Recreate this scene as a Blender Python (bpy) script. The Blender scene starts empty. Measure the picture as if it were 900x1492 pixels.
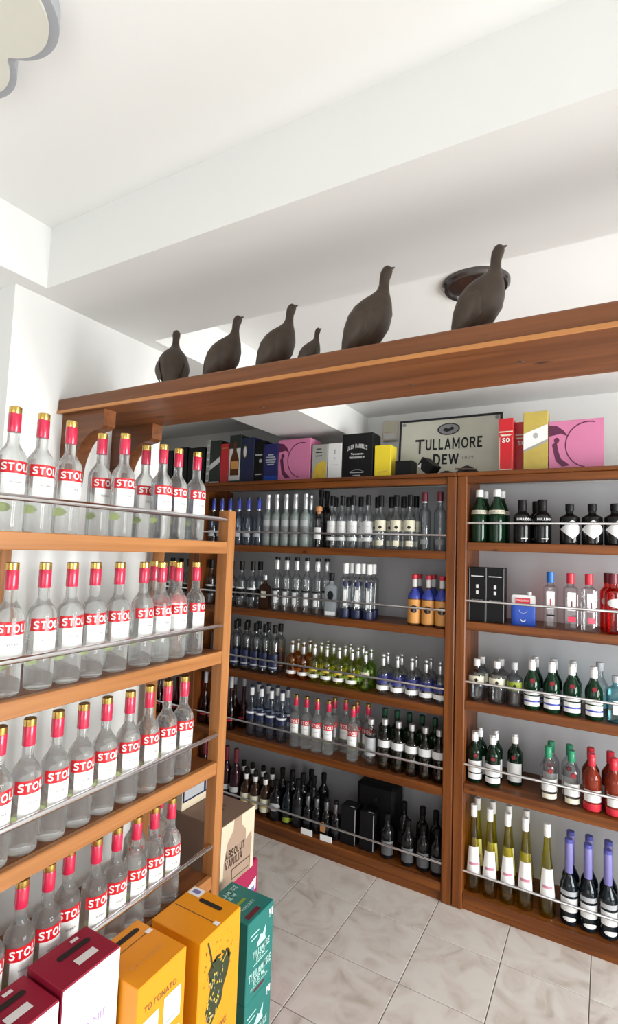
import bpy, bmesh, math, random
from mathutils import Matrix, Vector
random.seed(7)
sc = bpy.context.scene
COL = sc.collection
PI = math.pi
R = math.radians

# ------------------------------------------------------------------ camera
cam_d = bpy.data.cameras.new('camera')
cam = bpy.data.objects.new('camera', cam_d)
COL.objects.link(cam)
sc.camera = cam
cam_d.sensor_fit = 'HORIZONTAL'
cam_d.sensor_width = 36.0
cam_d.lens = 36.0 * 759.53 / 900.0
cam_d.clip_start = 0.02
RX = (0.869015, 0.493550, 0.034943)
UP = (0.005979, -0.081093, 0.996689)
LK = (-0.494750, 0.865928, 0.073422)
cam.matrix_world = Matrix(((RX[0], UP[0], -LK[0], 0.0), (RX[1], UP[1], -LK[1], 0.0), (RX[2], UP[2], -LK[2], 1.7156), (0, 0, 0, 1)))

# ------------------------------------------------------------------ world, daylight through the shop windows, exposure
world = bpy.data.worlds.new('world')
sc.world = world
world.use_nodes = True
wn = world.node_tree.nodes
bg = wn['Background']
bg.inputs['Color'].default_value = (0.80, 0.90, 1.0, 1)
bg.inputs['Strength'].default_value = 1.0


def window_light(name, loc, rot, sx, sy, power, col):
    l = bpy.data.lights.new(name, 'AREA')
    l.shape = 'RECTANGLE'
    l.size = sx
    l.size_y = sy
    l.energy = power
    l.color = col
    o = bpy.data.objects.new(name, l)
    o.location = loc
    o.rotation_euler = rot
    COL.objects.link(o)
    return o


# right-hand shop window (faces -X) and the glazed shop front behind the camera (faces +Y)
for wy in (0.80, 1.80):
    window_light('daylight_side_window', (2.56, wy, 1.22), (0, R(90), 0), 1.84, 0.75, 122, (1.0, 0.995, 0.98))
window_light('daylight_shop_front', (0.55, -2.36, 1.22), (R(90), 0, 0), 2.5, 1.84, 46, (1.0, 0.995, 0.98))
sc.view_settings.view_transform = 'Standard'
sc.view_settings.look = 'None'
sc.view_settings.gamma = 1.0
sc.view_settings.use_curve_mapping = False
sc.view_settings.exposure = -0.08
sc.cycles.transparent_max_bounces = 32
sc.cycles.max_bounces = 12
sc.cycles.use_denoising = True

# ------------------------------------------------------------------ materials
MATS = {}


def new_mat(name):
    m = bpy.data.materials.new(name)
    m.use_nodes = True
    MATS[name] = m
    return m, m.node_tree.nodes, m.node_tree.links, m.node_tree.nodes['Principled BSDF']


def plain(name, col, rough=0.5, metal=0.0, coat=0.0, var=0.06, scale=9.0, bump=0.0, spec=0.5):
    """a paint, paper, plastic or metal with a slight noise mottle"""
    m, n, l, b = new_mat(name)
    b.inputs['Roughness'].default_value = rough
    b.inputs['Metallic'].default_value = metal
    b.inputs['Coat Weight'].default_value = coat
    b.inputs['Specular IOR Level'].default_value = spec
    tc = n.new('ShaderNodeTexCoord')
    nz = n.new('ShaderNodeTexNoise')
    nz.inputs['Scale'].default_value = scale
    nz.inputs['Detail'].default_value = 3
    l.new(tc.outputs['Object'], nz.inputs['Vector'])
    mx = n.new('ShaderNodeMix')
    mx.data_type = 'RGBA'
    mx.inputs[6].default_value = tuple(c * (1 - var) for c in col) + (1,)
    mx.inputs[7].default_value = tuple(min(1, c * (1 + var)) for c in col) + (1,)
    l.new(nz.outputs['Fac'], mx.inputs[0])
    l.new(mx.outputs[2], b.inputs['Base Color'])
    if bump:
        bp = n.new('ShaderNodeBump')
        bp.inputs['Strength'].default_value = bump
        bp.inputs['Distance'].default_value = 0.002
        l.new(nz.outputs['Fac'], bp.inputs['Height'])
        l.new(bp.outputs['Normal'], b.inputs['Normal'])
    return m


def wood(name, axis, dark, light, rough=0.4, knots=True, coat=0.06):
    """grain stretched along one axis, with knots"""
    m, n, l, b = new_mat(name)
    b.inputs['Roughness'].default_value = rough
    b.inputs['Coat Weight'].default_value = coat
    b.inputs['Coat Roughness'].default_value = 0.25
    b.inputs['Specular IOR Level'].default_value = 0.3
    tc = n.new('ShaderNodeTexCoord')
    mp = n.new('ShaderNodeMapping')
    sc_ = [34.0, 34.0, 34.0]
    sc_[axis] = 1.6
    mp.inputs['Scale'].default_value = sc_
    l.new(tc.outputs['Object'], mp.inputs['Vector'])
    nz = n.new('ShaderNodeTexNoise')
    nz.inputs['Scale'].default_value = 1.0
    nz.inputs['Detail'].default_value = 6
    nz.inputs['Distortion'].default_value = 0.7
    l.new(mp.outputs['Vector'], nz.inputs['Vector'])
    cr = n.new('ShaderNodeValToRGB')
    cr.color_ramp.elements[0].position = 0.3
    cr.color_ramp.elements[0].color = dark + (1,)
    cr.color_ramp.elements[1].position = 0.72
    cr.color_ramp.elements[1].color = light + (1,)
    l.new(nz.outputs['Fac'], cr.inputs['Fac'])
    out = cr.outputs['Color']
    if knots:
        mp2 = n.new('ShaderNodeMapping')
        s2 = [16.0, 16.0, 16.0]
        s2[axis] = 7.0
        mp2.inputs['Scale'].default_value = s2
        l.new(tc.outputs['Object'], mp2.inputs['Vector'])
        vo = n.new('ShaderNodeTexVoronoi')
        vo.inputs['Scale'].default_value = 0.55
        l.new(mp2.outputs['Vector'], vo.inputs['Vector'])
        c2 = n.new('ShaderNodeValToRGB')
        c2.color_ramp.elements[0].position = 0.03
        c2.color_ramp.elements[0].color = (1, 1, 1, 1)
        c2.color_ramp.elements[1].position = 0.09
        c2.color_ramp.elements[1].color = (0, 0, 0, 1)
        l.new(vo.outputs['Distance'], c2.inputs['Fac'])
        mx = n.new('ShaderNodeMix')
        mx.data_type = 'RGBA'
        l.new(c2.outputs['Color'], mx.inputs[0])
        l.new(out, mx.inputs[6])
        mx.inputs[7].default_value = tuple(c * 0.3 for c in dark) + (1,)
        out = mx.outputs[2]
    l.new(out, b.inputs['Base Color'])
    bp = n.new('ShaderNodeBump')
    bp.inputs['Strength'].default_value = 0.12
    bp.inputs['Distance'].default_value = 0.002
    l.new(nz.outputs['Fac'], bp.inputs['Height'])
    l.new(bp.outputs['Normal'], b.inputs['Normal'])
    return m


def thin_glass(name, col, edge, rough=0.03, gloss=1.0):
    """bottle glass: light passes straight through, tinted more at grazing angles where the glass is thicker, with a Fresnel sheen"""
    m, n, l, b = new_mat(name)
    n.remove(b)
    out = n['Material Output']
    lw = n.new('ShaderNodeLayerWeight')
    lw.inputs['Blend'].default_value = 0.35
    mx = n.new('ShaderNodeMix')
    mx.data_type = 'RGBA'
    l.new(lw.outputs['Facing'], mx.inputs[0])
    mx.inputs[6].default_value = col + (1,)
    mx.inputs[7].default_value = edge + (1,)
    tr = n.new('ShaderNodeBsdfTransparent')
    l.new(mx.outputs[2], tr.inputs['Color'])
    gl = n.new('ShaderNodeBsdfGlossy')
    gl.inputs['Roughness'].default_value = rough
    gl.inputs['Color'].default_value = (gloss, gloss, gloss, 1)
    # Schlick reflectance from the facing angle, the same on both sides of the thin wall
    l2 = n.new('ShaderNodeLayerWeight')
    l2.inputs['Blend'].default_value = 0.5
    pw = n.new('ShaderNodeMath')
    pw.operation = 'POWER'
    pw.inputs[1].default_value = 4.0
    l.new(l2.outputs['Facing'], pw.inputs[0])
    ma = n.new('ShaderNodeMath')
    ma.operation = 'MULTIPLY_ADD'
    ma.inputs[1].default_value = 0.75
    ma.inputs[2].default_value = 0.05
    l.new(pw.outputs[0], ma.inputs[0])
    ms = n.new('ShaderNodeMixShader')
    l.new(ma.outputs[0], ms.inputs['Fac'])
    l.new(tr.outputs['BSDF'], ms.inputs[1])
    l.new(gl.outputs['BSDF'], ms.inputs[2])
    l.new(ms.outputs['Shader'], out.inputs['Surface'])
    return m


def solid_glass(name, col, ior=1.36, rough=0.0, through=0.35):
    """a full bottle: clear liquid and glass bend the light as one body, part of it passing undeflected"""
    m, n, l, b = new_mat(name)
    b.inputs['Base Color'].default_value = col + (1,)
    b.inputs['Transmission Weight'].default_value = 1.0
    b.inputs['IOR'].default_value = ior
    b.inputs['Roughness'].default_value = rough
    out = n['Material Output']
    tr = n.new('ShaderNodeBsdfTransparent')
    tr.inputs['Color'].default_value = col + (1,)
    ms = n.new('ShaderNodeMixShader')
    ms.inputs['Fac'].default_value = through
    l.new(b.outputs['BSDF'], ms.inputs[1])
    l.new(tr.outputs['BSDF'], ms.inputs[2])
    df = n.new('ShaderNodeBsdfDiffuse')      # pale haze mixed in to imitate bright light inside the glass
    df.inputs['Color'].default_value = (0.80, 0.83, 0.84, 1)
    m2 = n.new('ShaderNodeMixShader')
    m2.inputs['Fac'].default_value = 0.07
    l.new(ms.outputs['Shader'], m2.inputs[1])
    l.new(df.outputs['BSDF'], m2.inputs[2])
    l.new(m2.outputs['Shader'], out.inputs['Surface'])
    return m


def tile_mat():
    m, n, l, b = new_mat('marble_tile')
    tc = n.new('ShaderNodeTexCoord')
    oi = n.new('ShaderNodeObjectInfo')
    add = n.new('ShaderNodeVectorMath')
    add.operation = 'MULTIPLY_ADD'
    add.inputs[1].default_value = (1, 1, 1)
    l.new(tc.outputs['Object'], add.inputs[0])
    sep = n.new('ShaderNodeCombineXYZ')
    mu = n.new('ShaderNodeMath')
    mu.operation = 'MULTIPLY'
    mu.inputs[1].default_value = 37.0
    l.new(oi.outputs['Random'], mu.inputs[0])
    for k in range(3):
        l.new(mu.outputs[0], sep.inputs[k])
    l.new(sep.outputs[0], add.inputs[2])
    nz = n.new('ShaderNodeTexNoise')
    nz.inputs['Scale'].default_value = 7.0
    nz.inputs['Detail'].default_value = 7
    nz.inputs['Distortion'].default_value = 1.3
    l.new(add.outputs[0], nz.inputs['Vector'])
    cr = n.new('ShaderNodeValToRGB')
    e = cr.color_ramp.elements
    e[0].position = 0.28
    e[0].color = (0.432, 0.371, 0.319, 1)
    e[1].position = 0.60
    e[1].color = (0.638, 0.598, 0.557, 1)
    x = e.new(0.45)
    x.color = (0.587, 0.525, 0.484, 1)
    l.new(nz.outputs['Fac'], cr.inputs['Fac'])
    l.new(cr.outputs['Color'], b.inputs['Base Color'])
    b.inputs['Roughness'].default_value = 0.32
    return m


# setting
plain('plaster', (0.79, 0.79, 0.775), 0.7, var=0.015, scale=3, bump=0.05)
plain('back_paint', (0.46, 0.46, 0.48), 0.6, var=0.03, scale=4)
plain('grout', (0.16, 0.14, 0.13), 0.8)
tile_mat()
plain('alu_frame', (0.55, 0.56, 0.58), 0.35, metal=0.8)
thin_glass('window_pane_glass', (0.98, 0.99, 0.99), (0.93, 0.95, 0.95))
# wood: back units dark cherry, near rack orange pine, plank brown
CH = ((0.085, 0.022, 0.0035), (0.215, 0.064, 0.011))
PN = ((0.275, 0.108, 0.032), (0.45, 0.195, 0.066))
PL = ((0.115, 0.038, 0.012), (0.225, 0.080, 0.028))
for ax, nm in enumerate('xyz'):
    wood('cherry_' + nm, ax, *CH)
    wood('pine_' + nm, ax, *PN)
    wood('plank_' + nm, ax, *PL, knots=(ax == 0))
wood('plank_highlight', 0, (0.42, 0.17, 0.05), (0.60, 0.27, 0.09), knots=False)  # brighter wood colour, a painted highlight for the plank's lower edge
plain('chrome', (0.75, 0.76, 0.78), 0.16, metal=1.0, var=0.02)
plain('dark_chrome', (0.12, 0.11, 0.11), 0.18, metal=0.9)
# glass
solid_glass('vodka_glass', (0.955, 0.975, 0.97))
thin_glass('clear', (0.97, 0.98, 0.985), (0.55, 0.59, 0.61))
thin_glass('clear_blue', (0.82, 0.89, 0.97), (0.34, 0.43, 0.58))
thin_glass('smoke', (0.86, 0.89, 0.91), (0.38, 0.41, 0.44))
thin_glass('amber', (0.97, 0.60, 0.08), (0.75, 0.34, 0.03))
thin_glass('lime', (0.90, 0.94, 0.42), (0.62, 0.68, 0.16))
thin_glass('leaf_green', (0.70, 0.90, 0.28), (0.36, 0.58, 0.10))
thin_glass('wine_yellow', (0.90, 0.86, 0.14), (0.60, 0.52, 0.03))
thin_glass('rum_tint', (0.76, 0.70, 0.58), (0.28, 0.23, 0.16))
thin_glass('red_glass', (0.92, 0.20, 0.16), (0.60, 0.06, 0.05))
thin_glass('aqua', (0.50, 0.80, 0.84), (0.22, 0.48, 0.52))
thin_glass('red_liquid', (0.50, 0.03, 0.04), (0.18, 0.01, 0.02))
plain('frost', (0.21, 0.25, 0.24), 0.35, var=0.1)
plain('grey_frost', (0.22, 0.24, 0.26), 0.3, var=0.1)
plain('green_glass', (0.003, 0.024, 0.009), 0.06, spec=0.4)
plain('dark_green_glass', (0.002, 0.012, 0.005), 0.06, spec=0.4)
plain('black_glass', (0.006, 0.006, 0.007), 0.07, spec=0.4)
plain('brown_glass', (0.030, 0.012, 0.006), 0.07, spec=0.4)
plain('wine_glass', (0.020, 0.004, 0.008), 0.07, spec=0.4)
plain('amber_dark', (0.10, 0.035, 0.010), 0.07, spec=0.4)
plain('red_rum_glass', (0.17, 0.018, 0.006), 0.07, spec=0.4)
plain('navy_glass', (0.004, 0.008, 0.012), 0.07, spec=0.4)
# caps, papers, prints
plain('gold', (0.62, 0.42, 0.12), 0.25, metal=0.9)
plain('silver', (0.72, 0.73, 0.75), 0.28, metal=0.7)
plain('pinkred', (0.55, 0.020, 0.065), 0.25, coat=0.4)
plain('red', (0.55, 0.008, 0.016), 0.3, coat=0.3)
plain('cap_red', (0.55, 0.02, 0.04), 0.35)
plain('burgundy', (0.13, 0.010, 0.022), 0.35)
plain('white', (0.82, 0.82, 0.81), 0.4, var=0.02, coat=0.3)
plain('soft_white', (0.70, 0.70, 0.70), 0.45, var=0.03)
plain('cream', (0.66, 0.62, 0.48), 0.55)
plain('lavender', (0.19, 0.175, 0.42), 0.45)
plain('rose_print', (0.55, 0.22, 0.30), 0.5)
plain('seal_red', (0.22, 0.008, 0.018), 0.4)
plain('dim_label', (0.075, 0.075, 0.08), 0.5)  # grey label darkened, bottom shelf shade put into the colour
plain('gun_metal', (0.20, 0.20, 0.22), 0.3, metal=0.8)  # silver neck darkened in colour to imitate the bottom shelf's shade
plain('dark_green', (0.008, 0.06, 0.03), 0.4)
plain('violet', (0.035, 0.040, 0.20), 0.45)
plain('blue_foil', (0.08, 0.085, 0.34), 0.35)
plain('brandy_blue', (0.035, 0.055, 0.34), 0.4)
plain('navy', (0.010, 0.016, 0.060), 0.4)
plain('blue', (0.010, 0.060, 0.38), 0.4)
plain('cap_blue', (0.010, 0.12, 0.40), 0.4)
plain('cap_green', (0.02, 0.24, 0.12), 0.35)
plain('black', (0.005, 0.005, 0.006), 0.45, spec=0.22)
plain('ink', (0.018, 0.018, 0.021), 0.6, spec=0.25)
plain('grey_print', (0.20, 0.20, 0.21), 0.6)
plain('mid_grey', (0.40, 0.41, 0.43), 0.5)
plain('lime_print', (0.24, 0.30, 0.02), 0.5)
plain('orange_paper', (0.66, 0.30, 0.07), 0.5)
plain('cork', (0.50, 0.22, 0.08), 0.6)
plain('yellow', (0.80, 0.62, 0.02), 0.45)
plain('pink', (0.58, 0.18, 0.33), 0.45, var=0.1, scale=4)
plain('plum', (0.10, 0.012, 0.055), 0.45)
plain('gold_paper', (0.50, 0.38, 0.08), 0.35, var=0.25, scale=14)
plain('gold_leaf', (0.60, 0.42, 0.05), 0.35, var=0.3, scale=30)
plain('gift_grey', (0.34, 0.34, 0.31), 0.45)
plain('gift_blue', (0.014, 0.016, 0.11), 0.4)
plain('gift_green', (0.012, 0.020, 0.014), 0.4)
plain('sign_tin', (0.50, 0.50, 0.42), 0.45, var=0.16, scale=5)
plain('carton_red', (0.26, 0.006, 0.028), 0.45)
plain('carton_white', (0.86, 0.84, 0.85), 0.5, var=0.01)
plain('carton_orange', (0.74, 0.27, 0.002), 0.45, var=0.05)
plain('carton_teal', (0.012, 0.165, 0.145), 0.45)
plain('carton_crimson', (0.36, 0.012, 0.07), 0.45)
plain('carton_kraft', (0.20, 0.125, 0.088), 0.7, var=0.1)
plain('carton_cream', (0.62, 0.54, 0.40), 0.6)
plain('kraft_print', (0.36, 0.25, 0.18), 0.65)
plain('kraft_dark', (0.10, 0.055, 0.04), 0.65)
plain('mint', (0.45, 0.72, 0.66), 0.5)
plain('olive', (0.022, 0.034, 0.008), 0.5)
plain('slot_dark', (0.012, 0.008, 0.006), 0.8)
plain('olive_light', (0.62, 0.44, 0.06), 0.5)
plain('olive_dim', (0.34, 0.15, 0.01), 0.5)
plain('purple_ink', (0.36, 0.26, 0.52), 0.6)
plain('beige_plastic', (0.72, 0.64, 0.54), 0.5)
plain('lamp_rim', (0.34, 0.35, 0.38), 0.4)
plain('lamp_diffuser', (0.62, 0.61, 0.54), 0.35, var=0.03)
plain('smoked_lens', (0.030, 0.018, 0.016), 0.2, coat=0.5)
plain('bird_wood', (0.054, 0.036, 0.025), 0.45, var=0.45, scale=38, bump=0.5, spec=0.35)
plain('bird_foot', (0.16, 0.12, 0.09), 0.5)


# ------------------------------------------------------------------ object helpers
def obj(name, mesh, mat=None, parent=None):
    o = bpy.data.objects.new(name, mesh)
    COL.objects.link(o)
    if mat and not mesh.materials:
        mesh.materials.append(MATS[mat])
    if parent:
        o.parent = parent
    return o


def thing(name, label, cat, loc=(0, 0, 0), rz=0.0, group=None):
    o = bpy.data.objects.new(name, None)
    o.empty_display_size = 0.02
    COL.objects.link(o)
    o.location = loc
    o.rotation_euler = (0, 0, rz)
    o['label'] = label
    o['category'] = cat
    if group:
        o['group'] = group
    return o


def mesh_from(name, verts, faces, smooth=False, angle=40):
    me = bpy.data.meshes.new(name)
    me.from_pydata(verts, [], faces)
    me.update()
    if smooth:
        for p in me.polygons:
            p.use_smooth = True
        me.set_sharp_from_angle(angle=R(angle))
    return me


def box_mesh(name, x0, x1, y0, y1, z0, z1, bev=0.0):
    bm = bmesh.new()
    add_box(bm, x0, x1, y0, y1, z0, z1)
    if bev:
        bmesh.ops.bevel(bm, geom=bm.edges[:], offset=bev, segments=1, affect='EDGES')
    me = bpy.data.meshes.new(name)
    bm.to_mesh(me)
    bm.free()
    return me


def add_box(bm, x0, x1, y0, y1, z0, z1):
    v = [bm.verts.new(p) for p in ((x0, y0, z0), (x1, y0, z0), (x1, y1, z0), (x0, y1, z0), (x0, y0, z1), (x1, y0, z1), (x1, y1, z1), (x0, y1, z1))]
    for f in ((3, 2, 1, 0), (4, 5, 6, 7), (0, 1, 5, 4), (1, 2, 6, 5), (2, 3, 7, 6), (3, 0, 4, 7)):
        bm.faces.new([v[i] for i in f])


def boxes_mesh(name, boxes):
    bm = bmesh.new()
    for b in boxes:
        add_box(bm, *b)
    me = bpy.data.meshes.new(name)
    bm.to_mesh(me)
    bm.free()
    return me


def structure(o):
    o['kind'] = 'structure'
    return o


def tube_mesh(name, p, q, r, seg=10):
    p, q = Vector(p), Vector(q)
    d = (q - p).normalized()
    a = d.orthogonal().normalized()
    b = d.cross(a)
    vs = []
    for c in (p, q):
        for k in range(seg):
            t = 2 * PI * k / seg
            vs.append(tuple(c + a * r * math.cos(t) + b * r * math.sin(t)))
    fs = [(k, (k + 1) % seg, seg + (k + 1) % seg, seg + k) for k in range(seg)]
    fs += [tuple(range(seg - 1, -1, -1)), tuple(range(seg, 2 * seg))]
    return mesh_from(name, vs, fs, True, 50)


TEXT = {}


def text_raw(body, bold=0.0):
    """flat letter outlines from the built-in font: vertices and faces, centred, height as typed"""
    key = (body, bold)
    if key in TEXT:
        return TEXT[key]
    c = bpy.data.curves.new('lettering', 'FONT')
    c.body = body
    c.size = 1.0
    c.align_x = 'CENTER'
    c.align_y = 'CENTER'
    c.resolution_u = 2
    c.offset = bold
    c.space_character = 1.0 + 3 * bold
    c.space_line = 0.82
    o = bpy.data.objects.new('lettering', c)
    COL.objects.link(o)
    bpy.context.view_layer.update()
    dg = bpy.context.evaluated_depsgraph_get()
    me = bpy.data.meshes.new_from_object(o.evaluated_get(dg))
    vs = [(v.co.x, v.co.y) for v in me.vertices]
    fs = [tuple(p.vertices) for p in me.polygons]
    bpy.data.objects.remove(o)
    bpy.data.curves.remove(c)
    bpy.data.meshes.remove(me)
    xs = [v[0] for v in vs]
    ys = [v[1] for v in vs]
    cx, cy = (min(xs) + max(xs)) / 2, (min(ys) + max(ys)) / 2
    vs = [(x - cx, y - cy) for x, y in vs]
    TEXT[key] = (vs, fs, max(xs) - min(xs), max(ys) - min(ys))
    return TEXT[key]


GLYPH = {
    'S': (0.72, [[(0.68, 0.80), (0.58, 0.90), (0.36, 0.92), (0.16, 0.84), (0.12, 0.70), (0.20, 0.58), (0.52, 0.46), (0.62, 0.32), (0.56, 0.16), (0.36, 0.08), (0.14, 0.12), (0.04, 0.22)]]),
    'T': (0.70, [[(0.0, 0.90), (0.70, 0.90)], [(0.35, 0.90), (0.35, 0.0)]]),
    'O': (0.86, [[(0.43 + 0.35 * math.cos(2 * PI * q / 14), 0.5 + 0.41 * math.sin(2 * PI * q / 14)) for q in range(15)]]),
    'L': (0.58, [[(0.10, 1.0), (0.10, 0.09), (0.58, 0.09)]]),
    'I': (0.20, [[(0.10, 1.0), (0.10, 0.0)]]),
    'A': (0.80, [[(0.08, 0.0), (0.40, 0.96), (0.72, 0.0)], [(0.18, 0.30), (0.62, 0.30)]]),
    'B': (0.70, [[(0.10, 0.0), (0.10, 1.0)], [(0.10, 0.91), (0.46, 0.91), (0.56, 0.78), (0.54, 0.62), (0.44, 0.53), (0.10, 0.53)], [(0.44, 0.53), (0.58, 0.42), (0.60, 0.24), (0.48, 0.09), (0.10, 0.09)]]),
    'C': (0.74, [[(0.70, 0.76), (0.58, 0.90), (0.36, 0.92), (0.16, 0.78), (0.09, 0.5), (0.16, 0.22), (0.36, 0.08), (0.58, 0.10), (0.70, 0.24)]]),
    'D': (0.74, [[(0.10, 0.0), (0.10, 1.0)], [(0.10, 0.91), (0.40, 0.91), (0.60, 0.74), (0.65, 0.5), (0.60, 0.26), (0.40, 0.09), (0.10, 0.09)]]),
    'E': (0.60, [[(0.10, 0.0), (0.10, 1.0)], [(0.10, 0.91), (0.60, 0.91)], [(0.10, 0.52), (0.52, 0.52)], [(0.10, 0.09), (0.60, 0.09)]]),
    'G': (0.78, [[(0.70, 0.78), (0.58, 0.90), (0.36, 0.92), (0.16, 0.78), (0.09, 0.5), (0.16, 0.22), (0.36, 0.08), (0.60, 0.10), (0.68, 0.24), (0.68, 0.46), (0.42, 0.46)]]),
    'H': (0.74, [[(0.10, 0.0), (0.10, 1.0)], [(0.64, 0.0), (0.64, 1.0)], [(0.10, 0.52), (0.64, 0.52)]]),
    'J': (0.56, [[(0.46, 1.0), (0.46, 0.26), (0.36, 0.10), (0.18, 0.09), (0.05, 0.24)]]),
    'K': (0.74, [[(0.10, 0.0), (0.10, 1.0)], [(0.66, 0.98), (0.16, 0.42)], [(0.30, 0.56), (0.68, 0.02)]]),
    'M': (0.94, [[(0.10, 0.0), (0.10, 0.98), (0.47, 0.22), (0.84, 0.98), (0.84, 0.0)]]),
    'N': (0.76, [[(0.10, 0.0), (0.10, 0.98), (0.66, 0.02), (0.66, 1.0)]]),
    'R': (0.72, [[(0.10, 0.0), (0.10, 1.0)], [(0.10, 0.91), (0.46, 0.91), (0.58, 0.78), (0.56, 0.58), (0.44, 0.48), (0.10, 0.48)], [(0.36, 0.48), (0.64, 0.02)]]),
    'U': (0.74, [[(0.10, 1.0), (0.10, 0.30), (0.20, 0.12), (0.37, 0.08), (0.54, 0.12), (0.64, 0.30), (0.64, 1.0)]]),
    'V': (0.76, [[(0.06, 1.0), (0.38, 0.04), (0.70, 1.0)]]),
    'W': (1.06, [[(0.06, 1.0), (0.28, 0.04), (0.53, 0.92), (0.78, 0.04), (1.00, 1.0)]]),
    'Y': (0.72, [[(0.04, 1.0), (0.36, 0.46), (0.68, 1.0)], [(0.36, 0.46), (0.36, 0.0)]]),
    '.': (0.20, [[(0.10, 0.0), (0.10, 0.18)]]),
    "'": (0.18, [[(0.09, 1.0), (0.09, 0.74)]]),
    ' ': (0.30, []),
}


def block_letters(body, st=0.20):
    """heavy block capitals built from strokes: flat vertices and faces, centred"""
    vs, fs, x0 = [], [], 0.0
    for ch in body:
        w, lines = GLYPH[ch]
        for ln in lines:
            for i, ((ax, ay), (bx, by)) in enumerate(zip(ln, ln[1:])):
                L = math.hypot(bx - ax, by - ay)
                dx, dy = (bx - ax) / L, (by - ay) / L
                e0 = st * 0.22 if i else 0.0
                e1 = st * 0.22 if i < len(ln) - 2 else 0.0
                px, py = -dy * st / 2, dx * st / 2
                n = len(vs)
                ax2, ay2, bx2, by2 = ax - dx * e0, ay - dy * e0, bx + dx * e1, by + dy * e1
                vs += [(x0 + ax2 - px, ay2 - py), (x0 + bx2 - px, by2 - py), (x0 + bx2 + px, by2 + py), (x0 + ax2 + px, ay2 + py)]
                fs.append((n, n + 1, n + 2, n + 3))
        x0 += w + 0.16
    W = x0 - 0.16
    return [(x - W / 2, y - 0.5) for x, y in vs], fs, W, 1.0


FACES = {
    'front': lambda w, d, h: (Vector((0, -d / 2, h / 2)), Vector((1, 0, 0)), Vector((0, 0, 1)), Vector((0, -1, 0))),
    'side': lambda w, d, h: (Vector((w / 2, 0, h / 2)), Vector((0, 1, 0)), Vector((0, 0, 1)), Vector((1, 0, 0))),
    'top': lambda w, d, h: (Vector((0, 0, h)), Vector((1, 0, 0)), Vector((0, 1, 0)), Vector((0, 0, 1))),
    'top_side': lambda w, d, h: (Vector((0, 0, h)), Vector((0, 1, 0)), Vector((-1, 0, 0)), Vector((0, 0, 1))),
}


def face_text(root, dims, face, body, mat, cx, cy, width, height=None, bold=0.0, slant=0.0, name='lettering', lift=0.0014, arch=0.0, stroke=0.0):
    vs, fs, tw, th = block_letters(body, stroke) if stroke else text_raw(body, bold)
    o_, r_, u_, n_ = FACES[face](*dims)
    sx = width / tw
    sy = (height / th) if height else sx
    pts = []
    for x, y in vs:
        xx, yy = x * sx, y * sy
        yy += slant * xx - arch * (xx / (width / 2)) ** 2
        pts.append(tuple(o_ + r_ * (cx + xx) + u_ * (cy + yy) + n_ * lift))
    return obj(name, mesh_from(name, pts, fs), mat, root)


def face_poly(root, dims, face, mat, pts2, name='printed_panel', lift=0.0008):
    o_, r_, u_, n_ = FACES[face](*dims)
    pts = [tuple(o_ + r_ * x + u_ * y + n_ * lift) for x, y in pts2]
    return obj(name, mesh_from(name, pts, [tuple(range(len(pts)))]), mat, root)


def rect2(cx, cy, w, h):
    return [(cx - w / 2, cy - h / 2), (cx + w / 2, cy - h / 2), (cx + w / 2, cy + h / 2), (cx - w / 2, cy + h / 2)]


def oval2(cx, cy, a, b, n=24, t0=0.0, t1=2 * PI):
    return [(cx + a * math.cos(t0 + (t1 - t0) * k / n), cy + b * math.sin(t0 + (t1 - t0) * k / n)) for k in range(n)]


def ring_poly(root, dims, face, mat, cx, cy, r0, r1, t0, t1, n=18, name='printed_ring', lift=0.001, sq=1.0):
    o_, r_, u_, n_ = FACES[face](*dims)
    vs = []
    for k in range(n + 1):
        t = t0 + (t1 - t0) * k / n
        for r in (r0, r1):
            vs.append(tuple(o_ + r_ * (cx + r * math.cos(t)) + u_ * (cy + sq * r * math.sin(t)) + n_ * lift))
    fs = [(2 * k, 2 * k + 1, 2 * k + 3, 2 * k + 2) for k in range(n)]
    return obj(name, mesh_from(name, vs, fs), mat, root)


# ------------------------------------------------------------------ the room
XW, XR, YF, YB, ZC, ZS = -1.50, 2.40, -2.20, 3.30, 2.652, 2.466
XB0, XB1 = -1.89, -1.44          # perimeter beam along the left side
XL = -3.40
T = 0.333
fl = structure(obj('floor', box_mesh('floor', XL - 0.1, XR + 0.1, YF - 0.1, YB + 0.1, -0.12, -0.003), 'grout'))
fl['label'] = 'marble-look tiled shop floor with dark joints'
tm = box_mesh('tile', -T / 2 + 0.0018, T / 2 - 0.0018, -T / 2 + 0.0018, T / 2 - 0.0018, -0.008, 0.0, 0.0012)
tm.materials.append(MATS['marble_tile'])
GX, GY = -1.3999, 2.4712
for i in range(-6, 12):
    for j in range(-3, 15):
        x, y = GX + (i + 0.5) * T, GY - (j - 0.5) * T
        if XL - 0.1 < x < XR + 0.1 and YF - 0.1 < y < YB + 0.1:
            t = obj('tile', tm, None, fl)
            t.location = (x, y, 0)
ceil = structure(obj('ceiling', box_mesh('ceiling', XL - 0.1, XR + 0.1, YF - 0.1, YB + 0.1, ZC, ZC + 0.1), 'plaster'))
structure(obj('trim_1', box_mesh('trim_1', XB0, XB1, YF, YB, ZS, ZC + 0.01), 'plaster'))['label'] = 'white plaster ceiling beam running along the pillar side'
structure(obj('trim_2', box_mesh('trim_2', XB1, XR, 0.905, 1.333, ZS, ZC + 0.01), 'plaster'))['label'] = 'white plaster ceiling beam crossing above the long wooden plank'
structure(obj('wall_pillar', box_mesh('wall_pillar', XB0, XW, 0.845, 1.442, 0, ZS), 'plaster'))['label'] = 'white square pillar behind the near bottle rack'
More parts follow.
